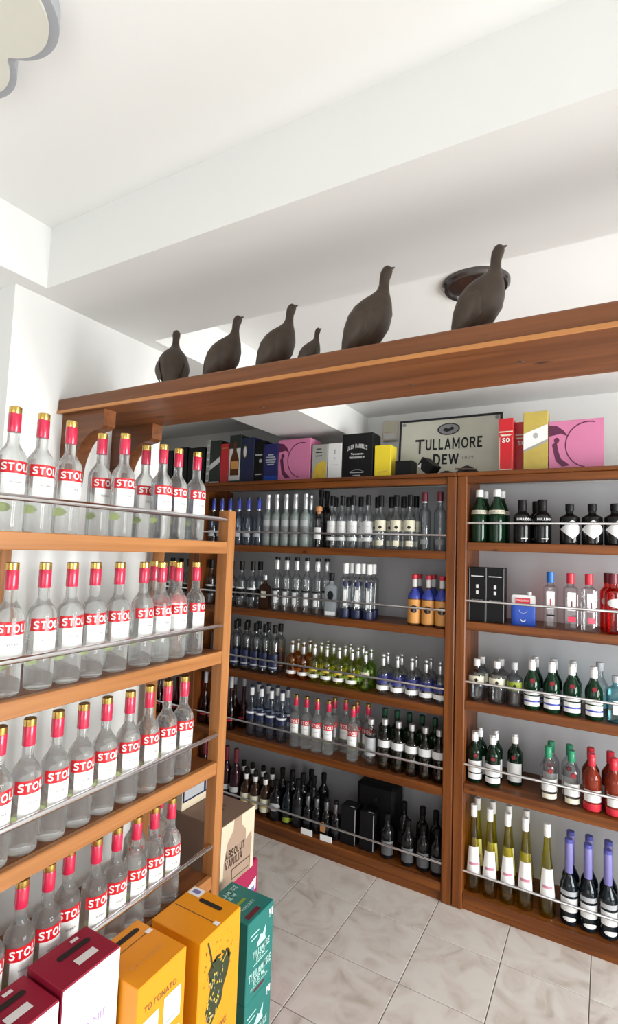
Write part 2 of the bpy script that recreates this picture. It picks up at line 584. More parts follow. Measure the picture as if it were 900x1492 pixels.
structure(obj('wall_back', box_mesh('wall_back', XL, XR, YB, YB + 0.1, 0, ZC), 'plaster'))
structure(obj('wall_left', boxes_mesh('wall_left', [(XB0 - 0.1, XB0, YF, 0.845, 0, ZC), (XL, XB0 - 0.1, 0.745, 0.845, 0, ZC), (XL - 0.1, XL, 0.745, YB, 0, ZC)]), 'plaster'))
# right wall with the shop window, front wall with the glazed front
wz0, wz1 = 0.28, 2.14
SIDE = [(0.40, 1.20), (1.40, 2.20)]
(sa, sb), (sc_0, sd) = SIDE
structure(obj('wall_right', boxes_mesh('wall_right', [(XR, XR + 0.12, YF, sa, 0, ZC), (XR, XR + 0.12, sb, sc_0, 0, ZC), (XR, XR + 0.12, sd, YB, 0, ZC), (XR, XR + 0.12, sa, sb, 0, wz0), (XR, XR + 0.12, sc_0, sd, 0, wz0), (XR, XR + 0.12, sa, sb, wz1, ZC), (XR, XR + 0.12, sc_0, sd, wz1, ZC)]), 'plaster'))
fx0, fx1 = -0.7, 1.8
structure(obj('wall_front', boxes_mesh('wall_front', [(XB0, fx0, YF - 0.12, YF, 0, ZC), (fx1, XR, YF - 0.12, YF, 0, ZC), (fx0, fx1, YF - 0.12, YF, 0, wz0), (fx0, fx1, YF - 0.12, YF, wz1, ZC)]), 'plaster'))


def window(name, along, a0, a1, at, label, two=True):
    w = structure(thing(name, label, 'window'))
    b = 0.05
    mid = (a0 + a1) / 2

    def bar(u0, u1, z0, z1, nm, mt, th=0.05):
        if along == 'y':
            return obj(nm, box_mesh(nm, at, at + th, u0, u1, z0, z1), mt, w)
        return obj(nm, box_mesh(nm, u0, u1, at - th, at, z0, z1), mt, w)
    bar(a0, a1, wz0, wz0 + b, 'window_frame', 'alu_frame')
    bar(a0, a1, wz1 - b, wz1, 'window_frame', 'alu_frame')
    for u in ((a0, mid - b / 2, a1 - b) if two else (a0, a1 - b)):
        bar(u, u + b, wz0 + b, wz1 - b, 'window_frame', 'alu_frame')
    for u0, u1 in (((a0 + b, mid - b / 2), (mid + b / 2, a1 - b)) if two else ((a0 + b, a1 - b),)):
        bar(u0, u1, wz0 + b, wz1 - b, 'pane', 'window_pane_glass', 0.006)
    return w


window('window_1', 'y', *SIDE[0], XR + 0.04, 'tall single-pane window in the side wall, nearer the shop front', False)
window('window_2', 'y', *SIDE[1], XR + 0.04, 'tall single-pane window in the side wall, nearer the shelving', False)
window('window_3', 'x', fx0, fx1, YF - 0.04, 'two-pane glazed shop front')

# ------------------------------------------------------------------ back shelving units
YU, YP = 2.717, 3.05            # front plane, back panel
BAYS = {
    'LL': (-3.36, -2.438, [1.735, 1.333, 0.94, 0.545, 0.09], [1.819, 1.429, 1.03, 0.635, 0.177]),
    'L': (-2.438, -0.674, [1.735, 1.333, 0.94, 0.545, 0.09], [1.819, 1.429, 1.03, 0.635, 0.177]),
    'R': (-0.670, 0.90, [1.785, 1.385, 0.993, 0.593, 0.075], [1.884, 1.49, 1.087, 0.684, 0.179]),
}
BAYLAB = {'LL': 'dark wooden shelving bay half hidden behind the pillar', 'L': 'wide dark wooden shelving bay in the middle of the back wall', 'R': 'dark wooden shelving bay holding gin bottles and yellow wine'}
PW = 0.05


def bay(key):
    x0, x1, shelves, rails = BAYS[key]
    u = thing('shelving_unit', BAYLAB[key], 'shelving', ((x0 + x1) / 2, YP - 0.17, 0), 0, 'back wall shelving bays')
    inv = Matrix.Translation(-u.location)

    def put(nm, mesh, mt):
        mesh.transform(inv)
        return obj(nm, mesh, mt, u)
    for a, b in ((x0, x0 + PW), (x1 - PW, x1)):
        put('post', box_mesh('post', a, b, YU - 0.004, YU + 0.045, 0, 2.128, 0.004), 'cherry_z')
        put('side_panel', box_mesh('side_panel', a + 0.004, b - 0.004, YU + 0.045, YP, 0, 2.12), 'cherry_z')
    put('top_board', box_mesh('top_board', x0, x1, YU - 0.012, YP + 0.01, 2.128, 2.147, 0.003), 'cherry_x')
    put('header', box_mesh('header', x0 + PW, x1 - PW, YU + 0.004, YU + 0.03, 2.090, 2.128, 0.003), 'cherry_x')
    put('back_panel', box_mesh('back_panel', x0 + 0.01, x1 - 0.01, YP, YP + 0.012, 0.0, 2.12), 'back_paint')
    for z in shelves:
        put('shelf', box_mesh('shelf', x0 + PW, x1 - PW, YU + 0.018, YP, z - 0.022, z, 0), 'cherry_x')
        put('shelf_lip', box_mesh('shelf_lip', x0 + PW, x1 - PW, YU, YU + 0.018, z - 0.042, z + 0.001, 0.003), 'cherry_x')
    zb = shelves[-1]
    put('kickboard', box_mesh('kickboard', x0 + PW, x1 - PW, YU + 0.012, YU + 0.03, 0.0, zb - 0.042), 'cherry_x')
    for z in rails:
        put('rail', tube_mesh('rail', (x0 + PW - 0.002, YU + 0.012, z), (x1 - PW + 0.002, YU + 0.012, z), 0.0065), 'chrome')
    return u


for k in ('LL', 'L', 'R'):
    bay(k)

# ------------------------------------------------------------------ near rack (runs along Y in front of the pillar)
RX0, RX1 = -1.468, -1.132
RY0, RY1 = 0.30, 1.466
RSH = [1.735, 1.364, 0.998, 0.632, 0.25]
RRL = [1.811, 1.449, 1.085, 0.726, 0.335]
rack = thing('bottle_rack', 'orange pine rack of red-banded bottles standing against the white pillar', 'shelving', ((RX0 + RX1) / 2, 0.88, 0))
inv = Matrix.Translation(-rack.location)


def rput(nm, mesh, mt):
    mesh.transform(inv)
    return obj(nm, mesh, mt, rack)


for y0, y1 in ((RY0, RY0 + 0.038), (RY1 - 0.038, RY1)):
    rput('post', box_mesh('post', RX1 - 0.048, RX1, y0, y1, 0, 1.844, 0.003), 'pine_z')
for y0, y1 in ((RY0, RY0 + 0.038), (0.835, 0.866), (RY1 - 0.062, RY1 - 0.015)):
    rput('post', box_mesh('post', RX0, RX0 + 0.02, y0, y1, 0, 1.72, 0.003), 'pine_z')
for z in RSH:
    rput('shelf', box_mesh('shelf', RX0 + 0.02, RX1 - 0.024, RY0 + 0.002, RY1 - 0.04, z - 0.02, z), 'cherry_y')
    rput('shelf_lip', box_mesh('shelf_lip', RX1 - 0.024, RX1 - 0.004, RY0 + 0.038, RY1 - 0.038, z - 0.041, z, 0.002), 'pine_y')
for z in RRL:
    rput('rail', tube_mesh('rail', (RX1 - 0.012, RY0 + 0.036, z), (RX1 - 0.012, RY1 - 0.036, z), 0.0075), 'chrome')

# ------------------------------------------------------------------ long plank with brackets
pk = thing('long_plank', 'long brown wooden plank carrying carved birds under the ceiling beam', 'shelf', (0.35, 1.135, 2.118))
inv = Matrix.Translation(-pk.location)


def pput(nm, mesh, mt):
    mesh.transform(inv)
    return obj(nm, mesh, mt, pk)


pput('board', box_mesh('board', XW, XR - 0.003, 1.006, 1.265, 2.118, 2.163, 0.004), 'plank_x')
pput('edge_highlight', box_mesh('edge_highlight', XW, XR - 0.003, 1.0035, 1.010, 2.1165, 2.1245), 'plank_highlight')  # added sliver that paints the highlight along the lower front edge
for (x, y) in ((-0.62, 1.13), (-0.40, 1.17), (-0.15, 1.12), (-0.85, 1.2)):
    pput('screw', tube_mesh('screw', (x, y, 2.1168), (x, y, 2.119), 0.006, 10), 'kraft_dark')


def bracket(y0, y1):
    pts = [(XW, 2.118), (XW, 1.88), (-1.445, 1.88)]
    # concave quarter arc from the leg up to the arm end
    cx, cz, a, b = -1.318, 1.905, 0.118, 0.155
    for k in range(9):
        t = PI - (PI / 2) * k / 8
        pts.append((cx + a * math.cos(t), cz + b * math.sin(t)))
    pts += [(-1.302, 2.068), (-1.302, 2.118)]
    n = len(pts)
    vs = [(x, y0, z) for x, z in pts] + [(x, y1, z) for x, z in pts]
    fs = [tuple(range(n)), tuple(range(2 * n - 1, n - 1, -1))] + [(k, n + k, n + (k + 1) % n, (k + 1) % n) for k in range(n)]
    me = mesh_from('bracket', vs, fs)
    bm = bmesh.new()
    bm.from_mesh(me)
    bmesh.ops.recalc_face_normals(bm, faces=bm.faces[:])
    bm.to_mesh(me)
    bm.free()
    return pput('bracket', me, 'plank_x')


bracket(1.025, 1.067)
bracket(1.217, 1.259)


# ------------------------------------------------------------------ carved birds
def bird_mesh(name):
    # spine from tail tip to crown: x, z, half width, half thickness
    sp = [(-0.070, 0.002, 0.006, 0.004), (-0.063, 0.014, 0.015, 0.010), (-0.052, 0.032, 0.027, 0.023), (-0.038, 0.053, 0.040, 0.037), (-0.021, 0.076, 0.047, 0.047),
          (-0.006, 0.100, 0.047, 0.0465), (0.006, 0.123, 0.039, 0.038), (0.014, 0.143, 0.0255, 0.0255), (0.018, 0.159, 0.0150, 0.0155), (0.020, 0.174, 0.0108, 0.0115),
          (0.021, 0.189, 0.0105, 0.0115), (0.024, 0.202, 0.0125, 0.0130), (0.028, 0.212, 0.0112, 0.0115), (0.031, 0.217, 0.007, 0.008)]
    seg = 16
    vs, fs = [], []
    for i, (x, z, w, h) in enumerate(sp):
        a = sp[max(0, i - 1)]
        b = sp[min(len(sp) - 1, i + 1)]
        tx, tz = b[0] - a[0], b[1] - a[1]
        L = math.hypot(tx, tz)
        nx, nz = -tz / L, tx / L
        for k in range(seg):
            t = 2 * PI * k / seg
            vs.append((x + nx * h * math.cos(t), w * math.sin(t), z + nz * h * math.cos(t)))
    n = len(sp)
    for i in range(n - 1):
        for k in range(seg):
            fs.append((i * seg + k, i * seg + (k + 1) % seg, (i + 1) * seg + (k + 1) % seg, (i + 1) * seg + k))
    fs.append(tuple(range(seg - 1, -1, -1)))
    fs.append(tuple(range((n - 1) * seg, n * seg)))
    return mesh_from(name, vs, fs, True, 60)


def beak_mesh():
    vs, fs = [], []
    for (x, z, r) in ((0.026, 0.208, 0.0080), (0.035, 0.213, 0.0055), (0.043, 0.217, 0.0016)):
        for k in range(8):
            t = 2 * PI * k / 8
            vs.append((x, r * math.cos(t), z + 0.8 * r * math.sin(t)))
    for i in range(2):
        for k in range(8):
            fs.append((i * 8 + k, i * 8 + (k + 1) % 8, (i + 1) * 8 + (k + 1) % 8, (i + 1) * 8 + k))
    fs.append(tuple(range(16, 24)))
    return mesh_from('beak', vs, fs, True)


def wing_mesh(s):
    # a shallow shell folded on the flank
    vs, fs = [], []
    n, m = 9, 5
    for i in range(n):
        u = i / (n - 1)
        x = -0.054 + 0.054 * u
        z = 0.028 + 0.092 * u
        hw = 0.026 * math.sin(PI * min(1, 0.12 + u * 0.86)) + 0.003
        for j in range(m):
            v = j / (m - 1) * 2 - 1
            bx = x - 0.7 * hw * v * 0.9
            bz = z + 0.6 * hw * v
            rad = 0.031 + 0.018 * math.sin(PI * u) + 0.002
            vs.append((bx, s * (rad * math.cos(v * 0.75) + 0.001), bz))
    for i in range(n - 1):
        for j in range(m - 1):
            fs.append((i * m + j, (i + 1) * m + j, (i + 1) * m + j + 1, i * m + j + 1))
    return mesh_from('wing', vs, fs, True)


def foot_mesh(s):
    bm = bmesh.new()
    me = tube_mesh('foot', (-0.018, s * 0.014, 0.0), (-0.016, s * 0.016, 0.055), 0.0030, 8)
    bm.from_mesh(me)
    for dx, dy in ((0.024, 0.0), (0.018, 0.012), (0.018, -0.012), (-0.014, 0.0)):
        t = tube_mesh('toe', (-0.012, s * 0.014, 0.0022), (-0.012 + dx, s * 0.014 + dy, 0.0022), 0.0021, 6)
        bm.from_mesh(t)
        bpy.data.meshes.remove(t)
    bm.to_mesh(me)
    bm.free()
    return me


BM, BK = bird_mesh('body'), beak_mesh()
WG = [wing_mesh(-1), wing_mesh(1)]
FT = [foot_mesh(-1), foot_mesh(1)]
BIRDS = [  # x, y, scale, heading, label
    (-1.130, 1.125, 0.97, R(128), 'carved dark wooden bird turned to face away, nearest the plank brackets'),
    (-0.925, 1.125, 0.95, R(28), 'carved dark wooden bird second along the plank from the brackets'),
    (-0.745, 1.125, 0.93, R(26), 'carved dark wooden bird standing just before the tiny one'),
    (-0.645, 1.115, 0.53, R(24), 'tiny carved wooden bird, smallest of those on the plank'),
    (-0.475, 1.110, 1.06, R(20), 'tallest carved wooden bird on the plank with pale feet'),
    (-0.220, 1.110, 0.98, R(14), 'carved brown wooden bird in front of the round ceiling light'),
]
for x, y, s, rz, lab in BIRDS:
    b = thing('carved_bird', lab, 'bird figure', (x, y, 2.163), rz, 'carved birds on the plank')
    b.scale = (s, s, s)
    obj('body', BM, 'bird_wood', b)
    obj('beak', BK, 'bird_wood', b)
    for k in (0, 1):
        obj('wing', WG[k], 'bird_wood', b)
        obj('foot', FT[k], 'bird_foot', b)


# ------------------------------------------------------------------ ceiling lights
def lobed(cx, cy, lobes, n=96):
    pts = []
    for k in range(n):
        t = 2 * PI * k / n
        dx, dy = math.cos(t), math.sin(t)
        best = 0.05
        for a, d, r in lobes:
            px, py = d * math.cos(a), d * math.sin(a)
            bq = dx * px + dy * py
            disc = bq * bq - (px * px + py * py - r * r)
            if disc > 0:
                best = max(best, bq + math.sqrt(disc))
        pts.append((best * dx, best * dy))
    return pts


def prism(name, pts, z0, z1, inset=1.0):
    n = len(pts)
    vs = [(x, y, z0) for x, y in pts] + [(x * inset, y * inset, z1) for x, y in pts]
    fs = [(k, (k + 1) % n, n + (k + 1) % n, n + k) for k in range(n)]
    fs += [tuple(range(n - 1, -1, -1)), tuple(range(n, 2 * n))]
    return mesh_from(name, vs, fs, True, 40)


lp = thing('ceiling_lamp', 'flower-shaped flush ceiling lamp with grey rim and cream diffuser', 'lamp', (-0.985, 0.33, ZC))
outl = lobed(0, 0, [(R(48 + 72 * k), 0.132, 0.104) for k in range(5)])
obj('rim', prism('rim', outl, -0.034, 0.0), 'lamp_rim', lp)
obj('diffuser', prism('diffuser', [(x * 0.93, y * 0.93) for x, y in outl], -0.040, -0.030), 'lamp_diffuser', lp)
dl = thing('ceiling_downlight', 'round dark ceiling light with a polished metal ring', 'lamp', (-0.385, 1.775, ZC))


def lathe(name, prof, seg=20, sq=None, dep=1.0, smooth=True, angle=38):
    """prof: (r, z) or (r, z, squareness 0..1); sq = superellipse exponent for squared bottles, dep = depth/width"""
    vs, fs = [], []
    rings = []
    for p in prof:
        r, z = p[0], p[1]
        w = p[2] if len(p) > 2 else 0.0
        if r <= 1e-6:
            vs.append((0, 0, z))
            rings.append([len(vs) - 1])
            continue
        ring = []
        for k in range(seg):
            t = 2 * PI * (k + 0.5) / seg
            c, s = math.cos(t), math.sin(t)
            f = 1.0
            d = 1.0
            if sq and w > 0:
                f = 1 + w * (1 / (abs(c) ** sq + abs(s) ** sq) ** (1 / sq) - 1)
                d = 1 + w * (dep - 1)
            vs.append((r * f * c, r * f * d * s, z))
            ring.append(len(vs) - 1)
        rings.append(ring)
    for a, b in zip(rings, rings[1:]):
        if len(a) == 1 and len(b) == 1:
            continue
        for k in range(seg):
            k2 = (k + 1) % seg
            if len(a) == 1:
                fs.append((a[0], b[k2], b[k]))
            elif len(b) == 1:
                fs.append((a[k], a[k2], b[0]))
            else:
                fs.append((a[k], a[k2], b[k2], b[k]))
    return mesh_from(name, vs, fs, smooth, angle)


obj('ring', lathe('ring', [(0.088, -0.001), (0.092, -0.016), (0.104, -0.018), (0.112, -0.010), (0.113, 0.0)], 40), 'dark_chrome', dl)
obj('lens', lathe('lens', [(0.0, -0.010), (0.09, -0.006), (0.09, 0.0)], 40), 'smoked_lens', dl)


# ------------------------------------------------------------------ bottles
def K(nm, desc, H, Rr, hb, hs, rn, glass, cap, sleeve=None, labels=(), sq=None, dep=1.0, flute=False, sh=0.35, collar=None, seal=None, shiny=None):
    return dict(nm=nm, desc=desc, H=H, R=Rr, hb=hb, hs=hs, rn=rn, glass=glass, cap=cap, sleeve=sleeve, labels=labels, sq=sq, dep=dep, flute=flute, sh=sh, collar=collar, seal=seal)


# label: (name, z0, z1, half angle in degrees, material, lettering, lettering material, shape)
KIND = {
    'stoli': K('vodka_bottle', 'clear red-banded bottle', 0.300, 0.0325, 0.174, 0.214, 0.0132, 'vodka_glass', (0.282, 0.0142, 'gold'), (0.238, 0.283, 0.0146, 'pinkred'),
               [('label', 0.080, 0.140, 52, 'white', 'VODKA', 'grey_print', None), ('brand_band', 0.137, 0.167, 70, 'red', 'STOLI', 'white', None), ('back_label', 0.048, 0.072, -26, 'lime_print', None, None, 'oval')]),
    'blue_neck': K('vodka_bottle', 'blue-necked pale bottle', 0.317, 0.0335, 0.165, 0.225, 0.0125, 'clear_blue', (0.297, 0.0142, 'navy'), (0.235, 0.298, 0.0145, 'brandy_blue'),
                   [('label', 0.055, 0.095, 45, 'mid_grey', None, None, None), ('neck_band', 0.228, 0.236, 180, 'silver', None, None, None)]),
    'frosted': K('vodka_bottle', 'frosted long-necked bottle', 0.330, 0.0325, 0.185, 0.225, 0.0132, 'frost', (0.312, 0.0142, 'silver'), (0.236, 0.313, 0.0146, 'silver'),
                 [('label', 0.060, 0.120, 60, 'grey_print', None, None, None), ('brand_band', 0.128, 0.165, 50, 'mid_grey', None, None, None)]),
    'wood_stopper': K('spirit_bottle', 'slim clear bottle with wooden stopper', 0.254, 0.028, 0.170, 0.195, 0.012, 'clear', (0.205, 0.021, 'cork'), None, [('label', 0.05, 0.12, 55, 'soft_white', None, None, None)]),
    'dark_tall': K('spirit_bottle', 'tall dark bottle with black cap', 0.362, 0.034, 0.215, 0.265, 0.0145, 'black_glass', (0.315, 0.0165, 'black'), None, [('label', 0.10, 0.16, 60, 'ink', None, None, None)]),
    'white_label': K('vodka_bottle', 'black-capped bottle with white label', 0.314, 0.0305, 0.185, 0.232, 0.0122, 'clear', (0.255, 0.0150, 'black'), None,
                     [('label', 0.085, 0.160, 68, 'soft_white', 'VODKA', 'grey_print', None), ('base_label', 0.045, 0.066, 68, 'soft_white', None, None, None)]),
    'bird_label': K('spirit_bottle', 'black-capped bottle with bird label', 0.309, 0.034, 0.170, 0.225, 0.0125, 'clear', (0.245, 0.0158, 'black'), None,
                    [('label', 0.105, 0.165, 62, 'cream', None, None, None), ('bird_print', 0.114, 0.136, 20, 'ink', None, None, 'diamond'), ('base_label', 0.022, 0.052, 28, 'cream', None, None, None)]),
    'burgundy_cap': K('vodka_bottle', 'plain clear bottle with burgundy cap', 0.321, 0.0325, 0.205, 0.245, 0.0135, 'smoke', (0.268, 0.0162, 'burgundy'), (0.262, 0.269, 0.0165, 'silver'), [('base_label', 0.035, 0.062, 40, 'grey_print', None, None, None)]),
    'black_cap': K('spirit_bottle', 'dim clear bottle with black cap', 0.297, 0.0365, 0.165, 0.210, 0.0135, 'smoke', (0.240, 0.0168, 'black'), None, [('label', 0.070, 0.118, 58, 'black', None, None, None), ('brand_band', 0.120, 0.130, 58, 'soft_white', None, None, None)]),
    'brown_flask': K('liqueur_bottle', 'small squared brown bottle with pale label', 0.215, 0.038, 0.135, 0.165, 0.012, 'brown_glass', (0.185, 0.0138, 'silver'), None, [('label', 0.075, 0.115, 24, 'cream', None, None, None)], sq=5, dep=0.62),
    'tall_silver': K('vodka_bottle', 'tall silver-necked clear bottle', 0.337, 0.0325, 0.200, 0.243, 0.0135, 'clear', (0.316, 0.0162, 'black'), (0.258, 0.317, 0.0155, 'silver'),
                     [('brand_band', 0.128, 0.140, 55, 'ink', None, None, None), ('label', 0.050, 0.122, 22, 'soft_white', None, None, None)]),
    'grey_flask': K('spirit_bottle', 'squat grey flask with dark portrait disc', 0.253, 0.039, 0.170, 0.195, 0.015, 'grey_frost', (0.208, 0.017, 'black'), None, [('portrait', 0.095, 0.150, 26, 'black', None, None, 'oval'), ('base_label', 0.008, 0.030, 40, 'soft_white', None, None, None)], sq=5, dep=0.6),
    'emblem': K('vodka_bottle', 'white-capped dark-emblem bottle', 0.315, 0.033, 0.222, 0.240, 0.0145, 'clear', (0.256, 0.0165, 'white'), None,
                [('emblem', 0.180, 0.214, 30, 'navy', None, None, 'oval'), ('base_band', 0.004, 0.050, 180, 'navy', None, None, None), ('label', 0.070, 0.165, 16, 'soft_white', None, None, None)]),
    'orange_brandy': K('brandy_bottle', 'orange-labelled blue-collared amber bottle', 0.271, 0.0355, 0.150, 0.198, 0.0122, 'amber_dark', (0.248, 0.0165, 'cap_red'), (0.205, 0.249, 0.0130, 'soft_white'),
                       [('label', 0.012, 0.138, 85, 'orange_paper', None, None, None), ('emblem', 0.068, 0.108, 34, 'brown_glass', None, None, 'oval')], collar=(0.143, 0.197, 'brandy_blue')),
    'tall_black': K('spirit_bottle', 'smoky tall bottle with black cap', 0.300, 0.034, 0.195, 0.235, 0.0135, 'smoke', (0.250, 0.0162, 'black'), None, [('label', 0.030, 0.125, 70, 'navy', None, None, None), ('brand_band', 0.040, 0.048, 60, 'mid_grey', None, None, None)]),
    'amber_small': K('liqueur_bottle', 'small amber ball-capped bottle', 0.225, 0.034, 0.112, 0.150, 0.0100, 'amber', (0.206, 0.0115, 'silver'), (0.150, 0.196, 0.0108, 'silver'), [('label', 0.028, 0.048, 75, 'white', None, None, None)]),
    'lime_small': K('liqueur_bottle', 'small lime-yellow ball-capped bottle', 0.222, 0.034, 0.112, 0.150, 0.0100, 'lime', (0.203, 0.0115, 'silver'), (0.158, 0.196, 0.0108, 'silver'), [('label', 0.028, 0.048, 75, 'white', None, None, None), ('brand_print', 0.066, 0.090, 45, 'olive_light', None, None, None)]),
    'green_small': K('liqueur_bottle', 'small leaf-green ball-capped bottle', 0.222, 0.034, 0.112, 0.150, 0.0100, 'leaf_green', (0.203, 0.0115, 'silver'), (0.158, 0.196, 0.0108, 'silver'), [('label', 0.085, 0.105, 45, 'cream', None, None, None)]),
    'violet_small': K('liqueur_bottle', 'small violet-labelled ball-capped bottle', 0.218, 0.036, 0.112, 0.150, 0.0100, 'clear', (0.199, 0.0115, 'silver'), (0.152, 0.192, 0.0108, 'silver'), [('label', 0.060, 0.104, 75, 'violet', None, None, None), ('base_label', 0.026, 0.050, 75, 'white', None, None, None)]),
    'red_liqueur': K('liqueur_bottle', 'long-necked dark red liqueur bottle', 0.335, 0.034, 0.120, 0.185, 0.0115, 'red_liquid', (0.262, 0.0135, 'mid_grey'), None, [('label', 0.060, 0.070, 40, 'cap_red', None, None, None)]),
    'navy_label': K('vodka_bottle', 'navy-labelled bottle with silver neck', 0.305, 0.0335, 0.150, 0.210, 0.0125, 'clear_blue', (0.292, 0.0138, 'navy'), (0.246, 0.293, 0.0138, 'soft_white'), [('label', 0.105, 0.160, 70, 'navy', None, None, None), ('brand_band', 0.138, 0.150, 72, 'soft_white', None, None, None)]),
    'black_band': K('vodka_bottle', 'stubby clear bottle with black shoulder band', 0.246, 0.035, 0.172, 0.192, 0.0165, 'clear', (0.218, 0.0182, 'silver'), None, [('label', 0.055, 0.150, 60, 'mid_grey', None, None, None), ('brand_band', 0.154, 0.166, 75, 'black', None, None, None)]),
    'pale_rum': K('rum_bottle', 'brownish white-labelled bottle', 0.262, 0.0355, 0.160, 0.195, 0.0150, 'rum_tint', (0.230, 0.0165, 'silver'), None, [('label', 0.118, 0.156, 78, 'soft_white', None, None, None), ('stripe', 0.112, 0.119, 78, 'ink', None, None, None)]),
    'green_tall': K('spirit_bottle', 'tall dark green bottle', 0.293, 0.0345, 0.185, 0.225, 0.014, 'dark_green_glass', (0.255, 0.0155, 'dark_green'), None, [('label', 0.08, 0.14, 60, 'gift_green', None, None, None)]),
    'dark_wine': K('wine_bottle', 'burgundy-capped dark wine bottle', 0.346, 0.0365, 0.195, 0.255, 0.014, 'wine_glass', (0.262, 0.0152, 'burgundy'), None, [('label', 0.090, 0.122, 55, 'mid_grey', None, None, None)]),
    'cream_label': K('liqueur_bottle', 'cream-labelled white-necked brown bottle', 0.246, 0.033, 0.138, 0.178, 0.0130, 'brown_glass', (0.218, 0.0148, 'black'), (0.182, 0.212, 0.0148, 'soft_white'), [('label', 0.028, 0.105, 80, 'cream', None, None, None), ('brand_print', 0.058, 0.074, 55, 'gold_paper', None, None, None)]),
    'dark_oval': K('spirit_bottle', 'squat black bottle with grey arched label', 0.226, 0.041, 0.135, 0.175, 0.0145, 'black_glass', (0.198, 0.0165, 'black'), None, [('label', 0.060, 0.105, 55, 'mid_grey', None, None, 'oval')]),
    'black_tall': K('spirit_bottle', 'plain black bottle', 0.268, 0.034, 0.160, 0.205, 0.014, 'black_glass', (0.225, 0.0162, 'black'), None, [('label', 0.06, 0.12, 60, 'ink', None, None, None)]),
    'black_lime': K('liqueur_bottle', 'black bottle with lime-green base label', 0.233, 0.034, 0.130, 0.180, 0.013, 'navy_glass', (0.205, 0.015, 'black'), None, [('label', 0.014, 0.042, 60, 'lime_print', None, None, 'oval')]),
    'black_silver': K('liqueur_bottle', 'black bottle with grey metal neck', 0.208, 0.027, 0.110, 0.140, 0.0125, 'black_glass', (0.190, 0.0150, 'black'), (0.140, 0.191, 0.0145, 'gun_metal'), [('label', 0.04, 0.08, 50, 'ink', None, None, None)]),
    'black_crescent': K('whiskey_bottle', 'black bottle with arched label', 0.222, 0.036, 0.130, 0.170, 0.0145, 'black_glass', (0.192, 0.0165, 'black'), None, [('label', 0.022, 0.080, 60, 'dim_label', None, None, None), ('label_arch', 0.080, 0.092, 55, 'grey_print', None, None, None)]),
    'green_gin': K('gin_bottle', 'broad cream-banded green bottle', 0.275, 0.0405, 0.150, 0.228, 0.0165, 'green_glass', (0.238, 0.0188, 'soft_white'), None, [('brand_band', 0.148, 0.168, 78, 'cream', "GORDON'S", 'grey_print', None)], sh=0.0),
    'black_gin': K('gin_bottle', 'stout black bottle with white lettering', 0.219, 0.0415, 0.134, 0.164, 0.0195, 'black_glass', (0.172, 0.0212, 'black'), None, [('lettering_strip', 0.112, 0.130, 70, 'black', 'BULLDOG', 'white', None), ('base_line', 0.024, 0.028, 22, 'soft_white', None, None, None)], sh=0.1, collar=(0.164, 0.172, 'black')),
    'apothecary': K('gin_bottle', 'black apothecary bottle with diamond label', 0.195, 0.044, 0.128, 0.150, 0.0165, 'black_glass', (0.162, 0.0190, 'black'), None, [('label', 0.028, 0.118, 76, 'soft_white', None, None, 'diamond')], sh=0.3),
    'square_blue': K('gin_bottle', 'square clear bottle with blue cap', 0.268, 0.0305, 0.192, 0.208, 0.0150, 'clear', (0.216, 0.0172, 'cap_blue'), None, [('label', 0.092, 0.176, 30, 'soft_white', None, None, None), ('guard_print', 0.106, 0.140, 5, 'cap_red', None, None, None), ('base_band', 0.060, 0.066, 30, 'black', None, None, None)], sq=6, dep=0.9),
    'square_red': K('gin_bottle', 'square clear bottle with red cap', 0.266, 0.0305, 0.192, 0.208, 0.0150, 'clear', (0.216, 0.0172, 'cap_red'), None, [('label', 0.092, 0.176, 30, 'soft_white', None, None, None), ('guard_print', 0.102, 0.136, 5, 'burgundy', None, None, None), ('base_band', 0.040, 0.064, 27, 'pinkred', None, None, None)], sq=6, dep=0.9),
    'red_gin': K('gin_bottle', 'red glass bottle with dark red cap', 0.273, 0.036, 0.185, 0.212, 0.0180, 'red_glass', (0.226, 0.0202, 'burgundy'), None, [('label', 0.120, 0.160, 60, 'soft_white', None, None, 'oval')]),
    'cream_gin': K('gin_bottle', 'squat clear bottle with cream label', 0.203, 0.0415, 0.128, 0.156, 0.0135, 'smoke', (0.168, 0.0158, 'soft_white'), None, [('label', 0.084, 0.124, 62, 'cream', None, None, None), ('stroke_print', 0.092, 0.116, 12, 'ink', None, None, 'diamond')]),
    'lime_gin': K('gin_bottle', 'squat clear bottle with pale green label', 0.210, 0.0385, 0.128, 0.160, 0.0135, 'smoke', (0.174, 0.0158, 'mid_grey'), None, [('label', 0.080, 0.120, 62, 'lime_print', None, None, None), ('stroke_print', 0.090, 0.112, 12, 'ink', None, None, 'diamond')]),
    'ribbed_green': K('gin_bottle', 'red-sealed green bottle, navy-striped label', 0.236, 0.0375, 0.120, 0.182, 0.0150, 'green_glass', (0.222, 0.0162, 'silver'), (0.184, 0.223, 0.0162, 'soft_white'),
                      [('upper_label', 0.072, 0.090, 70, 'soft_white', None, None, None), ('label', 0.020, 0.066, 66, 'white', None, None, None), ('stripe', 0.038, 0.046, 68, 'brandy_blue', None, None, None)], seal=(0.138, 0.011, 'seal_red')),
    'grey_gin': K('gin_bottle', 'grey clear bottle with dull cap', 0.244, 0.0360, 0.130, 0.185, 0.0140, 'smoke', (0.205, 0.0155, 'mid_grey'), None, [('label', 0.04, 0.10, 60, 'mid_grey', None, None, None)]),
    'aqua_square': K('gin_bottle', 'pale aqua squared bottle', 0.207, 0.0375, 0.140, 0.165, 0.0145, 'aqua', (0.178, 0.0165, 'mid_grey'), None, [('label', 0.040, 0.100, 30, 'soft_white', None, None, None)], sq=6, dep=0.7),
